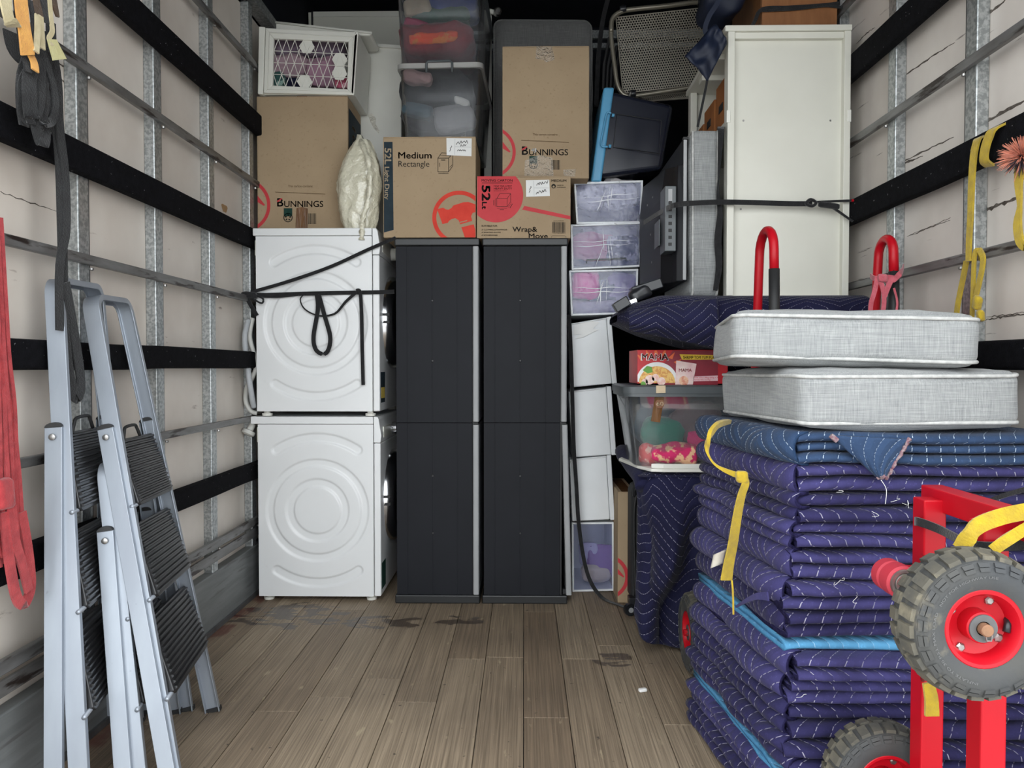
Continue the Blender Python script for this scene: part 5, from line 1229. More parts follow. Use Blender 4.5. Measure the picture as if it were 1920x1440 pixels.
# =================================================================== pneumatic wheel builder
def wheel(parent, c, axis, R, W, hub=True, lugs=26, flip=1):
    """knobbly pneumatic tyre on a red pressed rim; axis points to the visible face"""
    c = Vector(c); A = Vector(axis).normalized(); U = A.orthogonal().normalized(); Wd = A.cross(U); ri = R * .52
    prof = [(ri, -W * .40), (ri + .012, -W * .48), (R * .80, -W * .5), (R * .93, -W * .42), (R * .985, -W * .2), (R, 0), (R * .985, W * .2), (R * .93, W * .42), (R * .80, W * .5), (ri + .012, W * .48), (ri, W * .40)]
    ty = MB().lathe(prof, c, A, 48, caps=False).build('tyre', RUBBER, parent, smooth=40)
    def at(an, r, h): return c + A * h + (U * math.cos(an) + Wd * math.sin(an)) * r
    for k in range(lugs):
        a0 = 2 * math.pi * k / lugs; da = 2 * math.pi / lugs
        for sgn in (-1, 1):
            o_ = a0 + (da * .5 if sgn > 0 else 0); b = MB()
            for (r0, h0), (r1, h1) in (((1.0, .02), (.955, .36)),):
                ins = [at(o_ + da * f_, R * rr_ - .003, sgn * W * hh) for f_, rr_, hh in ((.06, 1.0, .03), (.80, 1.0, .03), (.88, .95, .38), (.10, .95, .38))]
                out = [at(o_ + da * f_, R * rr_ + .005, sgn * W * hh) for f_, rr_, hh in ((.10, 1.0, .05), (.76, 1.0, .05), (.84, .955, .37), (.14, .955, .37))]
                b.loft([ins, out])
            b.build('tread_block', TREADR, ty)
    for k in range(lugs):
        a0 = 2 * math.pi * k / lugs; da = 2 * math.pi / lugs; h = W * .5
        for r0, r1, h0, h1 in ((.915, .865, .435, .475), (.852, .800, .478, .497)):
            b = MB(); ins = [at(a0 + da * f_, R * rr_, W * hh - .002) for f_, rr_, hh in ((.12, r0, h0), (.82, r0, h0), (.80, r1, h1), (.14, r1, h1))]
            out = [p + (A * .004 + (p - c - A * (p - c).dot(A)).normalized() * .001) for p in ins]
            b.loft([ins, out]); b.build('side_lug', RUBBER, ty)
    rm = MB().lathe([(ri + .004, W * .40), (ri + .001, W * .43), (ri - .004, W * .42), (ri - .010, W * .30), (ri - .012, W * .12), (R * .30, W * .05), (R * .22, W * .05), (R * .22, -W * .2), (ri - .004, -W * .42), (ri + .004, -W * .40)], c, A, 40, caps=False).build('rim', REDP, parent, smooth=30)
    hb = MB().lathe([(R * .22, W * .02), (R * .215, W * .34), (R * .20, W * .36)], c, A, 28).build('hub', REDP, parent, smooth=30)
    MB().lathe([(R * .195, W * .355), (R * .19, W * .385), (R * .10, W * .385), (R * .10, W * .36)], c, A, 28).build('bearing', STEELD, hb, smooth=30)
    MB().lathe([(R * .085, W * .3), (R * .085, W * .50), (R * .07, W * .52)], c, A, 16).build('axle_end', RUST, parent, smooth=30)
    MB().tube([at(.6, R * .06, W * .47), at(.9, R * .15, W * .44), at(1.3, R * .18, W * .42), at(1.7, R * .11, W * .44)], .0014, 6).build('cotter_pin', STEEL, hb)
    for k in range(4): MB().lathe([(.0075, 0), (.0075, .006), (.005, .008)], at(math.pi / 2 * k + .25, R * .38, W * .055), A, 6).build('bolt', STEEL, rm)
    MB().tube([at(2.55, R * .46, W * .10), at(2.4, R * .40, W * .22), at(2.15, R * .37, W * .26)], .0055, 8).build('valve', BLACKP, rm, smooth=True)
    return ty
# =================================================================== hand truck behind the quilt stack
t = thing('hand_truck', 'red hand truck with looped handles standing behind the grey cushions', 'hand truck', (.975, 2.5, 0), 'red removal trolleys')
for u, v0, xx, yb_, yf_ in ((1421, 425, .775, 2.477, 2.335), (1649, 441, 1.162, 2.475, 2.375)):
    X = xx; ztop = V(u, v0, (yb_ + yf_) / 2).z - .013; r = (yb_ - yf_) / 2
    pts = [(yb_ + .12, .145), (yb_, ztop - r)] + [(yb_ - r + r * math.cos(a), ztop - r + r * math.sin(a)) for a in [math.pi * k / 10 for k in range(1, 10)]] + [(yf_, ztop - r), (yf_ - .004, ztop - r - .07)]
    MB().tube([Vector((X, y, z)) for y, z in pts], .0145, 12).build('handle_tube', REDP, t, smooth=True)
    g0 = MB().tube([Vector((X, yf_ - .003, ztop - r - .06)), Vector((X, yf_ - .012, ztop - r - .32))], .0165, 12).build('grip', BLACKM, t, smooth=True)
    MB().tube([Vector((X, yf_ - .012, ztop - r - .32)), Vector((X, yb_, ztop - r - .42))], .0135, 10).build('handle_stay', REDP, t, smooth=True)
MB().box(.79, 1.15, 2.455, 2.485, 1.19, 1.245).build('cross_bar', REDP, t, bev=.004)
MB().box(.79, 1.15, 2.46, 2.485, .62, .68).build('cross_bar', REDP, t, bev=.004)
MB().tube([Vector((.56, 2.60, .142)), Vector((1.20, 2.60, .142))], .012, 10).build('axle', REDP, t)
wheel(t, (.602, 2.60, .142), (-1, 0, 0), .136, .075)
MB().box(.74, 1.2, 2.60, 2.70, .012, .022).build('toe_plate', REDP, t, bev=.003)
# red strap tied round its right handle
t = thing('red_strap', 'faded red strap tied round the right handle of the hand truck and the wall rail', 'strap', V(1655, 520, 2.36), 'coloured tie straps')
def ribbon(t, pts, w_, wd, mat, name='webbing', th=.003, n=5):
    P = smooth_path([Vector(p) for p in pts], n); b = MB(); b.strap(P, w_, wd, th); return b.build(name, mat, t, smooth=50)
ribbon(t, [V(1632, 517, 2.42), V(1640, 522, 2.35), V(1660, 520, 2.345), V(1678, 522, 2.35), V(1683, 527, 2.40)], .016, Z3, WPNK)
ribbon(t, [V(1660, 526, 2.34), V(1676, 524, 2.34), V(1690, 510, 2.33), V(1694, 500, 2.45)], .018, Z3, WPNK)
ribbon(t, [V(1645, 522, 2.345), V(1640, 545, 2.335), V(1633, 570, 2.335), V(1634, 592, 2.335), V(1646, 597, 2.335), V(1656, 580, 2.335), V(1657, 550, 2.335), V(1650, 524, 2.34)], .014, X3, WPNK)
ribbon(t, [V(1670, 526, 2.338), V(1662, 545, 2.335), V(1658, 556, 2.335)], .016, X3, WPNK)
ribbon(t, [V(1676, 540, 2.34), V(1682, 565, 2.34), V(1680, 585, 2.34), V(1674, 590, 2.34)], .006, X3, WPNK)
MB().rbox(V(1654, 521, 2.338), (.03, .018, .026), .008, 6, nz=.003).build('knot', WPNK, t, smooth=True)
# =================================================================== stack of folded moving blankets
YF0, YF1 = 1.70, 2.27
def folded_blanket(label, z0, n, mat, seed, d=.0128, ext=0, front=0, skew=0, name='folded_blanket', xr=1.215):
    """one long quilt folded to and fro; fold rolls face the tailgate"""
    r = random.Random(seed); path = []      # (y, z, arc)
    yb = YF1 - r.uniform(0, .02); yf_ = YF0 + front + r.uniform(-.012, .012)
    wts = [r.uniform(.72, 1.35) for _ in range(n)]; sw = sum(wts); zl = []; acc = z0
    for q in wts: zl.append(acc + q / sw * n * d / 2); acc += q / sw * n * d
    for k in range(n):
        z = zl[k]; fw = k % 2 == 0           # runs toward the front, then back
        fk = yf_ + (r.uniform(-.008, .01) if fw else 0); L = [(lerp(yb, fk + .02, q / 7), z) for q in range(8)]
        if not fw: L = [(lerp(yfold + .02, yb, q / 7), z) for q in range(8)]
        path += L
        if k < n - 1:
            if fw:
                yfold = fk; bulge = d * r.uniform(.9, 1.5)
                path += [(fk + .02 - (.02 + bulge) * math.sin(a) , (z + zl[k + 1]) / 2 - (zl[k + 1] - z) / 2 * math.cos(a)) for a in [math.pi * q / 7 for q in range(1, 7)]]
            else: path += [(yb + d * .6 * math.sin(a), (z + zl[k + 1]) / 2 - (zl[k + 1] - z) / 2 * math.cos(a)) for a in [math.pi * q / 4 for q in range(1, 4)]]
    arc = [0]
    for a, b_ in zip(path, path[1:]): arc.append(arc[-1] + math.hypot(a[0] - b_[0], a[1] - b_[1]))
    nx = 36; na = len(path) - 1; so = seed * 2.37
    jit = [noise.noise(Vector((a * 1.9, so, 0))) * .022 + noise.noise(Vector((a * 9, so, 5))) * .006 for a in arc]
    def fn(i, j):
        q = int(round(j * na)); y, z = path[q]
        ft = max(0, min(1, (YF1 - y) / (YF1 - YF0)))
        xl = lerp(.540, .604, ft) + ext + jit[q]
        s = i ** 1.35; x = lerp(xl, xr, s)
        e = max(0, 1 - (x - xl) / .05)                 # soft drooping ends
        zz = z + .006 * noise.noise(Vector((x * 3.2, y * 3, so))) + (z0 - z) * .0 - e * e * .004 + .0015 * noise.noise(Vector((x * 14, y * 10, so + z * 40)))
        yy = y
        if ft > .9: yy += .010 * noise.noise(Vector((x * 4.5, so, z * 22))) + .004 * noise.noise(Vector((x * 17, so, z * 30))) + e * .02 * (.5 + noise.noise(Vector((so, z * 50, 3))))
        return Vector((x + .004 * noise.noise(Vector((y * 12, z * 60, so))), yy, max(zz, .006)))
    EM = BLUEE if mat is LIGHTB else STLE if mat is STEELB else NAVYE
    b = MB(); b.grid(fn, nx, na, lambda i, j: (lerp(.55, xr, i ** 1.35) + seed * .013, arc[int(round(j * na))] + seed * .07))
    o = b.build(name, [mat, EM], smooth=True, solid=d * .86, label=label, cat='moving blanket', group='stack of folded moving blankets')
    # the sheet turned round the left end of the pile, in one or two soft folds
    segs = [] if n < 4 else [(0, n)] if r.random() < .45 else [(0, n // 2), (n // 2, n)] if r.random() < .7 else [(0, n // 2)]
    for s0, s1 in segs:
        za, zb = z0 + s0 * d + .001, z0 + s1 * d - .001; hz = (zb - za) / 2; zc_ = (za + zb) / 2; bul = r.uniform(.012, .03); y0_ = yf_ + r.uniform(.0, .03); sh = r.uniform(0, 9)
        def ef(i, j):
            y = lerp(YF1 - .01, y0_, i); ft = (YF1 - y) / (YF1 - YF0); th = math.pi * (j - .5)
            x = lerp(.540, .604, ft) + ext - .004
            k_ = 1 - max(0, (i - .86) / .14) ** 2 * .85
            bb = (bul + .010 * noise.noise(Vector((y * 7, sh, 1)))) * k_
            ang = math.cos(th) ** .6
            p = Vector((x + .03 * (1 - ang) - bb * ang, y - .012 * (i > .999) * ang, zc_ + hz * math.sin(th)))
            p += Vector((.006 * noise.noise(Vector((y * 11, zc_ * 30 + th * .6, sh))), 0, .004 * noise.noise(Vector((y * 8, sh, th))))) 
            return p
        b = MB(); b.grid(ef, 30, 12, lambda i, j: (j * (zb - za) * 1.6 + sh, i * .6)); b.build('end_fold', [mat, EM], o, smooth=True, solid=.008)
    return o
pos = ['lowest', 'second', 'third', 'fourth', 'fifth', 'sixth', 'seventh', 'eighth', 'ninth', 'tenth', 'eleventh', 'twelfth', 'thirteenth', 'fourteenth', 'fifteenth', 'sixteenth', 'seventeenth']
lay = [(4, NAVY, .0160), (4, NAVY3, .0160), (2, LIGHTB, .014), (4, NAVY, .0175), (4, NAVY, .0190), (4, NAVY3, .0150), (4, NAVY3, .0150), (2, LIGHTB, .0150), (4, NAVY, .0165), (4, NAVY3, .0170), (4, NAVY3, .0172), (4, NAVY3, .0160), (4, NAVY, .0165), (4, NAVY3, .0165)]
z = .001; k = 0
for n, mt, d in lay:
    lab = pos[k] + (' folded sky-blue blanket' if mt is LIGHTB else ' folded navy blanket') + ' from the bottom of the stack'
    if mt is LIGHTB: lab = ('lower' if k < 4 else 'upper') + ' of the two sky-blue folded blankets in the navy stack'
    folded_blanket(lab, z, n, mt, k + 1, d, ext=(-.012 if mt is LIGHTB else rnd.uniform(-.008, .014)) + (-.012 if k < 4 else .006), front=(.012 if mt is LIGHTB else rnd.uniform(-.010, .014)) - (.05 if k < 2 else .02 if k < 4 else 0))
    z += n * d; k += 1
zst = z
sb = folded_blanket('folded slate-blue blanket on top of the navy stack', zst, 6, STEELB, 31, .0122, ext=.012, name='folded_blanket')
ztop = zst + 6 * .0122 + .002
# hanging torn corner of the slate-blue blanket
def tri(i, j):
    tp = Vector((lerp(1556, 1702, i), lerp(816, 824, i))); ap = Vector((1656, 903))
    p = tp.lerp(ap + (tp - ap) * .10, j)
    if i in (0, 1): pass
    jag = .9 * noise.noise(Vector((i * 30, j * 20, 1)))
    return V(p.x + jag * 2 * (j > 0), p.y + jag * 2, 1.655 - .012 * math.sin(math.pi * i) - .018 * (1 - j) * 0)
b = MB(); b.grid(tri, 20, 16, lambda i, j: (i * .17, j * .1)); b.build('hanging_corner', STEELB, sb, smooth=True, solid=.007)
FRAY = M('frayed_edge', (.22, .09, .12), (.32, .26, .26), rough=.95, scale=120, bump=.9, bscale=300, bdist=.005)
b = MB(); P = [tri(1, q / 10) - Y3 * .004 for q in range(11)] + [tri(1 - q / 6, 1) - Y3 * .004 for q in range(1, 7)]
rr2 = random.Random(2); b.tube([p + Vector((rr2.uniform(-.003, .003), 0, rr2.uniform(-.003, .003))) for p in smooth_path(P, 2)], [rr2.uniform(.002, .0055) for q in range((len(P) - 1) * 2 + 1)], 6); b.build('frayed_edge', FRAY, sb)
b = MB(); b.tube(smooth_path([V(1652, 900, 1.64), V(1662, 918, 1.64), V(1660, 945, 1.64)], 4), .0007, 5); b.build('loose_thread', PAPER, sb)
b = MB(); b.tube(smooth_path([tri(0, 0) - Y3 * .004, tri(0, .12) - Y3 * .006], 3), .006, 6); b.build('frayed_edge', FRAY, sb)
# stray threads and torn scraps on the stack
thr = MB(); rt = random.Random(9)
for q in range(9):
    u, v = rt.uniform(1480, 1700), rt.uniform(880, 1420); y = 1.655
    p = [V(u + rt.uniform(-10, 10), v + rt.uniform(-8, 8), y - rt.uniform(.0, .012)) for _ in range(4)]; thr.tube(smooth_path(p, 4), .00045, 4)
thr.build('loose_threads', PAPER, sb, kind='stuff')
def scrap(pts, mat, w0, label):
    P = smooth_path([V(*p) for p in pts], 5); b = MB(); b.strap(P, [w0 * (1 - .8 * q / (len(P) - 1)) for q in range(len(P))], Z3, .004); b.build('torn_strip', mat, bpy.data.objects['folded_blanket.008'], smooth=60)
scrap([(1440, 1118, 1.68), (1420, 1118, 1.72), (1400, 1126, 1.78), (1380, 1138, 1.84)], NAVY3, .02, '')
b = MB(); b.grid(lambda i, j: V(lerp(1338, 1362, i) - 6 * j, lerp(1040, 1066, j) - 10 * i, 1.98 - .01 * math.sin(i * 3)), 6, 6); b.build('care_label', M('aged_label', (.62, .58, .50), (.5, .44, .36), rough=.8, scale=20), bpy.data.objects['folded_blanket.008'], smooth=True, solid=.001)

# cushions on top
zc0 = ztop + .004
cushion('grey linen cushion lying on the blanket stack, lower of two, with a dark scuff', (.862, 1.985, zc0 + .066), (.512, .585, .128), LINEN, Matrix.Rotation(math.radians(3), 3, 'Z'), .018, .028, 7)
cushion('grey linen cushion on top of the other cushion over the blanket stack', (.806, 1.992, zc0 + .066 + .142), (.545, .50, .122), LINEN, Matrix.Rotation(math.radians(-9), 3, 'Z') @ Matrix.Rotation(math.radians(1.2), 3, 'Y'), .016, .030, 9)

# yellow strap hanging down the left side of the stack
t = thing('yellow_strap', 'yellow strap looped round the left end of the blanket stack', 'strap', V(1380, 950, 1.9), 'coloured tie straps')
ribbon(t, [V(1368, 790, 1.98), V(1345, 797, 1.90), V(1330, 818, 1.88), V(1326, 845, 1.87), V(1338, 868, 1.86), V(1360, 882, 1.84), V(1392, 894, 1.80)], [.010 + .006 * math.sin(q * .25) for q in range(31)], Vector((.3, 0, 1)), WYEL, th=.010)
ribbon(t, [V(1392, 890, 1.79), V(1398, 905, 1.78), V(1390, 930, 1.78), V(1382, 970, 1.79), V(1374, 1020, 1.80), V(1366, 1060, 1.81), V(1362, 1088, 1.81)], [.018 + .016 * q / 30 for q in range(31)], Vector((1, .5, 0)), WYEL, th=.004)
ribbon(t, [V(1372, 1088, 1.805), V(1374, 1110, 1.80), V(1375, 1152, 1.80)], .004, X3, WYEL)
MB().rbox(V(1390, 893, 1.785), (.03, .02, .03), .008, 6, nz=.004).build('knot', WYEL, t, smooth=True)

# =================================================================== red wheeled dolly stood on end in front of the stack
t = thing('wheeled_dolly', 'red steel dolly with pneumatic wheels stood on end before the blanket stack', 'dolly', (.806, 1.38, 0), 'red removal trolleys')
hw = .022
def post(name, p0, p1, h=hw):
    p0, p1 = Vector(p0), Vector(p1); d = (p1 - p0) / 2; b = MB(); b.obox((p0 + p1) / 2, (h, 0, 0), (0, h, 0), d) if abs(d.z) > abs(d.y) else b.obox((p0 + p1) / 2, (h, 0, 0), d, (0, 0, h))
    return b.build(name, REDP, t, bev=.003)
ypA, ypB = 1.49, 1.30; zp = .812
post('upright', (.806, ypA, .002), (.806, ypA, zp)); post('upright', (.806, ypB, .002), (.806, ypB, zp - .004))
post('top_bar', (.842, ypA + .06, zp - .004), (.842, ypB - .10, zp - .004), .022)
post('lower_bar', (.842, ypA + .06, .10), (.842, ypB - .10, .10), .022)
zw = .668; xw = .712
MB().obox(((.806 + xw) / 2 - .01, ypA - .03, zw + .008), (.05, 0, 0), (0, .02, 0), (0, 0, .006)).build('axle_bracket', REDP, t, bev=.002)
MB().tube([Vector((xw, 1.20, zw)), Vector((xw, 1.50, zw))], .0125, 12).build('axle', REDP, t, smooth=True)
hubb = MB().lathe([(.028, 0), (.031, .004), (.031, .026), (.028, .03), (.028, .034), (.032, .038), (.032, .068), (.028, .072)], (xw, 1.47, zw), (0, -1, 0), 28).build('roller', WPNK if False else M('faded_red_rubber', (.48, .03, .05), (.40, .03, .05), rough=.6, scale=8), t, smooth=30)
MB().lathe([(.027, .072), (.026, .077), (.021, .077), (.020, .074), (.018, .078), (.0125, .078)], (xw, 1.47, zw), (0, -1, 0), 28).build('bearing', STEEL, hubb, smooth=30)
wheel(t, (xw, 1.19, zw), (0, -1, 0), .114, .085)
MB().tube([Vector((.745, 1.50, .20)), Vector((.745, 1.62, .20))], .0125, 12).build('axle', REDP, t, smooth=True)
wheel(t, (.757, 1.575, .205), (0, -1, 0), .114, .080)
# tyre lettering
def arc_text(s, c, r, a0, da, h, parent, mat, y):
    b = MB(); vs, tr = textmesh(s); x0, x1 = min(p.x for p in vs), max(p.x for p in vs)
    for q in tr:
        pts = []
        for i in q:
            f_ = (vs[i].x - x0) / (x1 - x0); an = math.radians(a0 + da * f_); rr_ = r + vs[i].y / .7 * h
            pts.append(Vector((c[0] + rr_ * math.sin(an), y, c[2] + rr_ * math.cos(an))))
        b.add(pts, [(0, 1, 2)])
    b.build('tyre_lettering', mat, parent)
TL_ = M('tyre_letters', (.13, .13, .13), rough=.8)
tyre0 = [o for o in t.children if o.name.startswith('tyre')][0]
arc_text('NOT FOR HIGHWAY USE', (xw, 0, zw), .081, -62, 72, .004, tyre0, TL_, 1.19 - .085 * .5 - .0012)
arc_text('INFLATE TO 30 P.S.I. MAX LOAD', (xw, 0, zw), .081, -170, 100, .004, tyre0, TL_, 1.19 - .085 * .5 - .0012)
# straps on the dolly
t2 = thing('yellow_strap', 'yellow strap looped over the top of the red dolly', 'strap', V(1860, 980, 1.25), 'coloured tie straps')
ribbon(t2, [V(1800, 1030, 1.235), V(1815, 1008, 1.23), V(1835, 985, 1.23), V(1880, 968, 1.22), V(1930, 958, 1.20)], .026, Vector((.3, 0, 1)), WYEL, th=.005)
ribbon(t2, [V(1862, 1032, 1.22), V(1880, 1018, 1.215), V(1905, 1002, 1.21), V(1935, 985, 1.20)], .018, Vector((.3, 0, 1)), WYEL, th=.007)
ribbon(t2, [V(1740, 1280, 1.43), V(1746, 1310, 1.43), V(1747, 1342, 1.43)], [.020, .021, .022, .023, .024, .024, .025, .025, .026, .026, .026], X3, WYEL, th=.006)
t3 = thing('dark_strap', 'dark webbing strap wound round the posts of the red dolly', 'strap', V(1780, 990, 1.3), 'coloured tie straps')
ribbon(t3, [V(1716, 978, 1.50), V(1722, 978, 1.463), V(1760, 992, 1.44), V(1800, 1012, 1.36), V(1836, 1024, 1.272), V(1890, 1024, 1.268), V(1935, 1020, 1.262)], .016, Z3, WGRY, th=.004)
ribbon(t3, [V(1755, 938, 1.50), V(1772, 926, 1.49), V(1796, 926, 1.47), V(1812, 936, 1.46)], .007, X3, WGRY)
ribbon(t3, [V(1840, 945, 1.55), V(1880, 930, 1.5), V(1930, 915, 1.45)], .009, Z3, WGRY)
# =================================================================== stepladders leaning on the left wall
def ladder(label, NF, FF, NT, FT, steps, rear=True, rw=.044, name='step_ladder', leg_t=.66, foot_gap=.055, foot_gap2=.085):
    """NF/FF near and far feet, NT/FT where the hoop's straight sides end"""
    NF, FF, NT, FT = map(Vector, (NF, FF, NT, FT))
    t = thing(name, label, 'stepladder', (NF + FF) / 2, 'aluminium stepladders')
    Sd = ((FT - NT) + (FF - NF)).normalized(); Up = ((NT - NF) + (FT - FF)).normalized(); D = Sd.cross(Up).normalized()
    if D.x < 0: D = -D
    r = .045; top = (NT + FT) / 2
    a0 = [NT + Up * (r * 1.1 * math.sin(q)) + Sd * (r * (1 - math.cos(q))) for q in [math.pi / 2 * k / 6 for k in range(7)]]
    a1 = [FT + Up * (r * 1.1 * math.sin(q)) - Sd * (r * (1 - math.cos(q))) for q in [math.pi / 2 * k / 6 for k in range(7)]][::-1]
    path = [NF, NF.lerp(NT, .5)] + a0 + a1 + [FF.lerp(FT, .5), FF]
    h = rw / 2; lip = .016; th = .0035
    N = (NT - NF).normalized().cross(D); sgn = 1 if N.dot(Sd) > 0 else -1       # lips point inward
    U_ = [(-h, 0), (h, 0), (h, lip), (h - th, lip), (h - th, th), (-h + th, th), (-h + th, lip), (-h, lip)]
    U_ = [(a, b_ * sgn) for a, b_ in U_]
    MB().sweep(path, D, U_).build('front_frame', ALU, t, smooth=32, bev=.0012)
    # rear legs with black caps, folded against the outside of the frame
    if rear:
        for F_, T_, o_ in ((NF, NT, -1), (FF, FT, 1)):
            p1 = F_.lerp(T_, leg_t) + Sd * o_ * .012 - D * .012; p0 = F_ + Sd * o_ * .014 - D * (foot_gap if o_ < 0 else foot_gap2); p0.z = .0
            n_ = (p1 - p0).normalized().cross(D); sg = 1 if n_.dot(Sd) * o_ < 0 else -1
            lg = MB().sweep([p0, p1], D, [(a, b_ * sg / sgn) for a, b_ in [(q[0] * .92, q[1]) for q in U_]]).build('rear_leg', ALU, t, bev=.0012)
            up = (p1 - p0).normalized(); cp = []
            b = MB(); b.loft([[p1 + D * math.cos(a) * h * .9 + Sd * o_ * s_ * .006 + up * math.sin(a) * .012 for a in [math.pi * k / 8 for k in range(9)]] for s_ in (-3.0, .4)]); b.build('end_cap', BLACKM, lg)
            MB().lathe([(.0085, 0), (.008, .004), (.004, .006)], p1 - up * .024 + Sd * o_ * .004, Sd * o_, 12).build('bolt', STEEL, lg, smooth=40)
            MB().obox(p0 + up * .006, D * h * 1.02, Sd * .009, up * .006).build('rubber_foot', BLACKM, lg)
    for F_ in (NF, FF):
        up = (NT - NF).normalized() if F_ is NF else (FT - FF).normalized()
        MB().obox(F_ + up * .006, D * h * 1.05, Sd * .010, up * .006).build('rubber_foot', BLACKM, t)
    for zi, (zt_, ln, out) in enumerate(steps):
        f_ = zt_ / NT.z; A = NF.lerp(NT, f_) + Sd * .022; B = FF.lerp(FT, f_) - Sd * .022
        f2 = (zt_ - ln) / NT.z; A2 = NF.lerp(NT, f2) + Sd * .022 + D * out; B2 = FF.lerp(FT, f2) - Sd * .022 + D * out
        A, B = A + D * .006, B + D * .006
        nrm = (B - A).cross(A2 - A).normalized()
        if nrm.dot(D) < 0: nrm = -nrm
        def pt(i, j, hgt): return A.lerp(B, i).lerp(A2.lerp(B2, i), j) + nrm * hgt
        b = MB(); b.loft([[pt(i, j, -.016) for i, j in ((.0, .03), (.03, 0), (.97, 0), (1, .03), (1, .95), (.96, 1), (.04, 1), (0, .95))], [pt(i, j, 0) for i, j in ((.0, .03), (.03, 0), (.97, 0), (1, .03), (1, .95), (.96, 1), (.04, 1), (0, .95))]])
        sp = b.build('step', TREAD, t, bev=.003)
        for k in range(13):
            j = lerp(.05, .93, k / 12); MB().loft([[pt(i, j - .026, -.001), pt(i, j - .010, .0062), pt(i, j + .010, .0062), pt(i, j + .026, -.001)] for i in (.03, .97)]).build('tread_ridge', TREAD, sp)
        MB().tube([pt(-.09, .97, -.012), pt(1.06, .97, -.012)], .006, 8).build('step_pivot', ALU, sp, smooth=True)
        if zi == 0:
            MB().tube(smooth_path([pt(.10, .03, .0), pt(.14, -.10, .006), pt(.20, -.16, .008), pt(.46, -.17, .008), pt(.52, -.12, .006), pt(.60, .0, .0)], 3), .0045, 8).build('bail_handle', BLACKM, sp, smooth=True)
    return t
ladder('aluminium stepladder nearest the tailgate, leaning upright beside the red straps', (-1.055, 1.735, 0), (-1.170, 2.215, 0), (-1.208, 1.905, 1.255), (-1.222, 2.125, 1.255), [(.905, .20, .03), (.655, .188, .034), (.424, .20, .036)], leg_t=.735, foot_gap=.055)
ladder('aluminium stepladder leaning outermost, in front of the other two ladders', (-.885, 1.85, 0), (-.965, 2.285, 0), (-1.198, 2.055, 1.225), (-1.204, 2.255, 1.225), [(.872, .180, .03), (.645, .192, .034), (.405, .194, .036)], leg_t=.742, foot_gap=.004)
ladder('low aluminium step stool ladder wedged between the two tall stepladders', (-.972, 1.845, 0), (-1.082, 2.27, 0), (-1.112, 1.965, .765), (-1.13, 2.20, .765), [(.60, .19, .03), (.38, .19, .03)], leg_t=.84, foot_gap=.03, name='step_stool')

# =================================================================== straps on the left wall
XW = -1.205
t = thing('black_strap_bundle', 'bundle of black and charcoal webbing straps hanging high on the left wall', 'strap bundle', VX(60, 100, XW), 'webbing straps hanging on the walls')
def wx(u, v, d=0): return VX(u, v, XW + d)
AL = Vector((.15, 1, 0))
def hang(pts, w_, mat, d=0, name='webbing', th=.004, parent=None, wd=None): return ribbon(parent or t, [wx(u, v, d + .004 * i % .01) for i, (u, v) in enumerate(pts)], w_, wd or AL, mat, name, th)
hang([(95, 40), (98, 120), (103, 200), (112, 300), (116, 420), (118, 500), (120, 600), (130, 700), (142, 745), (150, 735), (150, 700), (138, 620), (122, 530)], .030, WGRY, .015)
hang([(92, 60), (108, 150), (112, 240), (122, 330), (124, 430), (112, 500), (112, 620)], .026, WGRY, .02)
hang([(62, 120), (45, 150), (40, 180), (44, 215), (56, 232)], .026, WGRY, .03)
hang([(58, 130), (58, 180), (70, 220), (85, 245), (82, 270), (76, 268), (66, 232), (62, 200)], .028, WGRY, .04)
hang([(76, 120), (82, 160), (92, 200), (90, 225), (78, 220), (72, 180)], .026, WBLK, .035)
hang([(84, 110), (100, 160), (104, 200), (98, 226), (84, 232), (74, 226)], .02, WGRY, .045)
hang([(22, 60), (28, 90), (40, 105)], .05, WBLK, .0)
hang([(80, -10), (86, 20), (90, 45)], .026, WBLK, .05)
rl = random.Random(12)
for k in range(7):
    u0 = 50 + k * 7; wd_ = rl.uniform(14, 26); vb_ = rl.uniform(200, 250)
    hang([(u0 + 6, 95), (u0 - wd_ * .5, 140), (u0 - wd_ * .6, vb_ - 40), (u0 - 4, vb_), (u0 + wd_ * .4, vb_ - 30), (u0 + wd_ * .5, 150), (u0 + 10, 100)], rl.uniform(.018, .026), WGRY if k % 2 else WBLK, rl.uniform(.02, .05))
MB().rbox(wx(76, 218, .03), (.01, .02, .016), .003, 4).build('buckle', STEEL, t)
t2_ = thing('orange_strap', 'black and orange folded strap hanging high on the left wall', 'strap', wx(50, 60, .06), 'webbing straps hanging on the walls')
hang([(38, -12), (42, 30), (48, 70), (52, 103)], .036, WORG, .065, parent=t2_)
hang([(30, -12), (34, 30), (40, 70), (44, 100)], .018, WBLK, .055, 'edge_webbing', parent=t2_)
hang([(58, 104), (64, 118), (66, 133)], .02, WORG, .062, parent=t2_)
hang([(48, 104), (50, 120), (54, 135)], .02, WBLK, .05, 'edge_webbing', parent=t2_)
hang([(56, 0), (62, 40), (64, 94)], .012, WBLK, .06, 'edge_webbing', parent=t2_)
t3_ = thing('cream_strap', 'cream and pale yellow frayed strap hanging high on the left wall', 'strap', wx(90, 60, .05), 'webbing straps hanging on the walls')
hang([(10, -12), (12, 15), (18, 38), (26, 50)], .03, WCRM, .06, parent=t3_)
hang([(70, 28), (70, 60), (68, 98)], .014, WCRM, .07, parent=t3_)
hang([(76, 30), (78, 60), (80, 92)], .014, WCRM, .06, parent=t3_)
hang([(92, -8), (95, 30), (98, 58), (92, 72), (98, 86)], .012, WCRM, .055, parent=t3_)
hang([(97, 74), (104, 92), (112, 112)], [.03 + .002 * q for q in range(11)], WPYL, .058, 'frayed_end', parent=t3_)
t4_ = thing('brown_strap', 'brown fraying strap behind the cream strap on the left wall', 'strap', wx(100, 10, .03), 'webbing straps hanging on the walls')
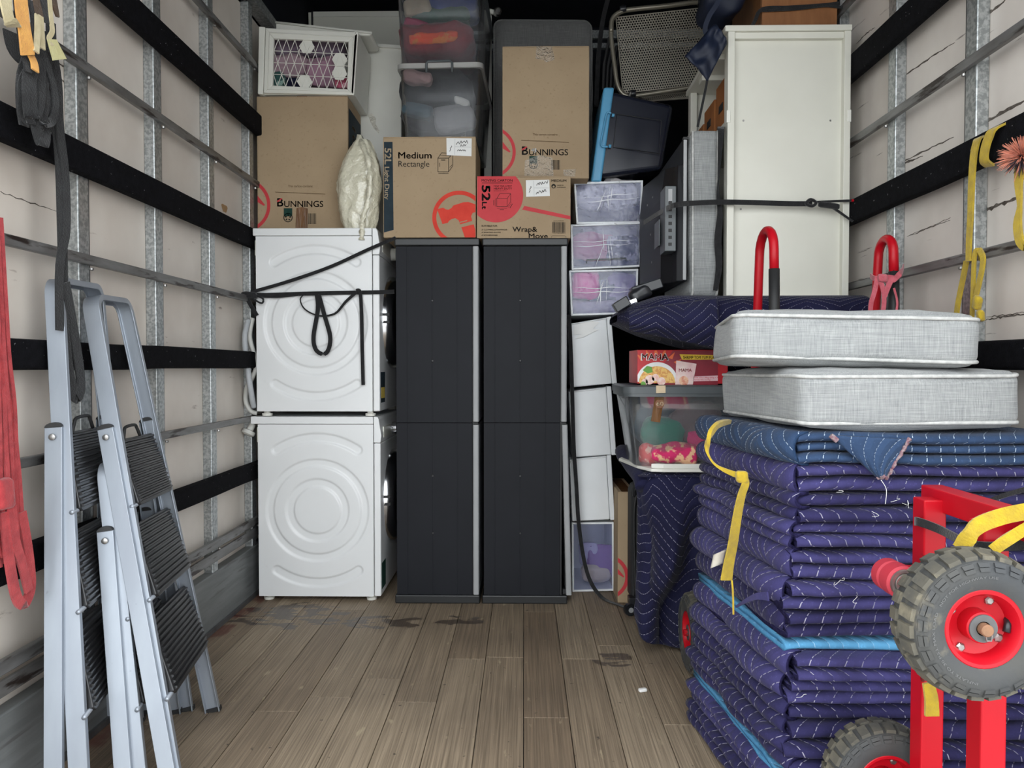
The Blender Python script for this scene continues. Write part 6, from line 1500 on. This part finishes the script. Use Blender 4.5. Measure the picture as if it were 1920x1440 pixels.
hang([(96, -12), (102, 10), (108, 32)], [.03 - .002 * q for q in range(11)], WBRN, .04, parent=t4_)
hang([(68, -12), (72, 10), (70, 30)], .03, WBRN, .045, parent=t4_)
# red straps at the far left
t = thing('red_strap_bundle', 'bundle of bright red lifting straps hanging at the far left edge', 'strap bundle', VX(20, 900, -1.19), 'coloured tie straps')
rs = random.Random(4)
for k in range(15):
    u0 = -26 + k * 1.9; u1 = -14 + k * 4.3; d = .02 + .006 * (k % 3)
    pts = [VX(u0, 520 - 8 * k, -1.20 + d)] + [VX(lerp(u0, u1, (j / 7) ** .8) + rs.uniform(-2, 2), 520 + j * (76 + rs.uniform(-2, 2)), -1.20 + d + rs.uniform(-.004, .004)) for j in range(1, 8)]
    ribbon(t, pts, rs.uniform(.009, .014), AL, WRED, th=.006)
ribbon(t, [VX(8, 960, -1.165), VX(16, 1040, -1.16), VX(28, 1110, -1.16), VX(40, 1133, -1.16), VX(50, 1125, -1.16), VX(58, 1095, -1.16), VX(52, 1030, -1.16), VX(40, 960, -1.165)], .024, AL, WRED, th=.006)
ribbon(t, [VX(20, 930, -1.16), VX(28, 1010, -1.155), VX(42, 1060, -1.155), VX(54, 1108, -1.155)], .022, AL, WRED, th=.006)
MB().rbox(VX(6, 925, -1.165), (.03, .05, .07), .012, 8, nz=.005).build('knot', WRED, t, smooth=True)

# =================================================================== straps round the machines and drawers
yst = YM - .012
blackstrap('black strap pulled level across the dryer from the wall rail', [V(470, 550, yst - .01), V(490, 553, yst), V(560, 551, yst), V(640, 549, yst), V(700, 548, yst), V(739, 547, yst)], .018, Z3)
blackstrap('second black strap end crossing the dryer just below the level strap', [V(480, 556, yst - .006), V(520, 557, yst - .004), V(560, 553, yst - .004)], .008, Z3)
blackstrap('black strap running diagonally up the dryer to the cupboard top', [V(470, 548, yst - .012), V(540, 528, yst - .006), V(620, 500, yst - .004), V(690, 468, yst - .006), V(742, 446, yst - .016)], .015, Z3)
blackstrap('black strap loop drooping from the level strap on the dryer', [V(570, 552, yst - .006), V(563, 562, yst - .008), V(572, 580, yst - .006), V(598, 592, yst - .006), V(628, 588, yst - .006), V(648, 566, yst - .006), V(668, 548, yst - .006)], [.005 + .010 * (q / 30) ** 2 for q in range(31)], Z3)
blackstrap('black strap hanging in a long loop on the dryer', [V(594, 552, yst - .008), V(596, 580, yst - .01), V(588, 630, yst - .012), V(592, 655, yst - .012), V(606, 664, yst - .014), V(616, 655, yst - .014), V(619, 630, yst - .012), V(608, 590, yst - .012), V(598, 553, yst - .010)], .019, X3)
blackstrap('free black strap end hanging straight down the dryer', [V(668, 545, yst - .008), V(675, 548, yst - .01), V(678, 590, yst - .008), V(679, 650, yst - .008), V(681, 722, yst - .008)], .016, X3)
t = thing('strap_knot', 'tangled black strap knot on the wall rail left of the dryer', 'strap', V(466, 556, 3.36), 'black tie-down straps')
MB().rbox(V(468, 553, 3.355), (.07, .03, .03), .010, 8, nz=.006, nsc=20).build('knot', WBLK, t, smooth=True)
ribbon(t, [V(470, 556, 3.35), V(484, 566, 3.345), V(492, 568, 3.345), V(493, 560, 3.345), V(480, 554, 3.35)], .008, Z3, WBLK)
ribbon(t, [V(462, 556, 3.36), V(470, 572, 3.355), V(482, 592, 3.36)], .018, Vector((1, 0, .5)), WBLK)
blackstrap('black strap falling down the drawer column and trailing across the floor', [V(1067, 590, 3.44), V(1070, 650, 3.44), V(1073, 740, 3.44), V(1076, 840, 3.44), V(1080, 900, 3.44), V(1085, 980, 3.45), V(1095, 1050, 3.46), V(1108, 1092, 3.44), Vector((.36, 3.40, .014)), Vector((.42, 3.33, .006)), Vector((.47, 3.26, .008)), Vector((.50, 3.16, .03))], .018, Vector((1, .2, 0)))

# =================================================================== yellow straps on the right wall
XR = 1.222
t = thing('yellow_strap', 'long yellow strap knotted over the rails of the right wall', 'strap', VX(1840, 400, XR), 'coloured tie straps')
def wr(u, v, d=0): return VX(u, v, XR - d)
AR = Vector((-.15, 1, 0))
ribbon(t, [wr(1838, 258, -.01), wr(1832, 264, .012), wr(1826, 290, .016), wr(1822, 340, .018), wr(1820, 400, .018), wr(1817, 450, .02), wr(1816, 490, .022)], [.024 - .0003 * q for q in range(31)], AR, WYEL, th=.006)
ribbon(t, [wr(1880, 234, -.012), wr(1862, 244, .012), wr(1852, 262, .016), wr(1846, 285, .016), wr(1846, 302, .012), wr(1856, 311, -.008)], .026, AR, WYEL, th=.006)
ribbon(t, [wr(1812, 490, .01), wr(1804, 530, .006), wr(1796, 570, .006), wr(1792, 604, .006)], .016, AR, WYEL, th=.005)
ribbon(t, [wr(1840, 488, -.01), wr(1834, 468, .012), wr(1828, 475, .016), wr(1826, 500, .014), wr(1824, 560, .014), wr(1822, 606, .014)], .010, AR, WYEL, th=.007)
ribbon(t, [wr(1836, 468, .012), wr(1843, 482, .012), wr(1842, 500, .012), wr(1836, 530, .014), wr(1830, 555, .016)], .014, AR, WYEL, th=.006)
b = MB(); b.rbox(wr(1832, 568, .02), (.022, .03, .04), .01, 8, nz=.004, nsc=20, rot=Matrix.Rotation(.4, 3, 'X')); b.build('knot', WYEL, t, smooth=True)
b = MB(); b.rbox(wr(1838, 592, .02), (.02, .026, .032), .01, 8, nz=.004, nsc=20); b.build('knot', WYEL, t, smooth=True)
t = thing('frayed_strap', 'yellow strap with frayed orange end at the right edge of the frame', 'strap', VX(1910, 350, XR), 'coloured tie straps')
ribbon(t, [wr(1912, 310, .02), wr(1910, 345, .022), wr(1912, 385, .024), wr(1908, 420, .024), wr(1912, 450, .024), wr(1922, 462, .02), wr(1930, 455, .02)], [.024, .024, .024, .023, .022, .020, .018, .016, .014, .012, .010, .012, .015, .018, .020] + [.022] * 16, AR, WYEL, th=.006)
b = MB(); rf = random.Random(6); c = wr(1916, 296, .025)
ORF = M('orange_fibre', (.72, .25, .16), (.5, .2, .14), rough=.9, scale=60); DKF = M('dark_fibre', (.03, .02, .03), (.08, .06, .07), rough=.9, scale=60)
for nm, mt, n_, lo, hi in (('frayed_fibres', ORF, 260, .035, .06), ('dark_fibres', DKF, 120, .02, .045)):
    b = MB()
    for q in range(n_):
        d = Vector((rf.uniform(-1, .2), rf.gauss(0, 1), rf.gauss(.5 if mt is ORF else -.4, .6))).normalized(); L = rf.uniform(lo, hi); b.tube([c, c + d * L * .6, c + d * L + Vector((0, 0, -.004))], [.0016, .0013, .0004], 4)
    b.build(nm, mt, t, kind='stuff')
# small white scrap on the floor
pp = VZ(1205, 1297, 0)
b = MB(); b.rbox(pp + Z3 * .006, (.028, .016, .011), .004, 5, rot=Matrix.Rotation(.3, 3, 'Z')); b.build('foam_scrap', PAPER, smooth=True, label='small white foam scrap on the plank floor', cat='scrap')
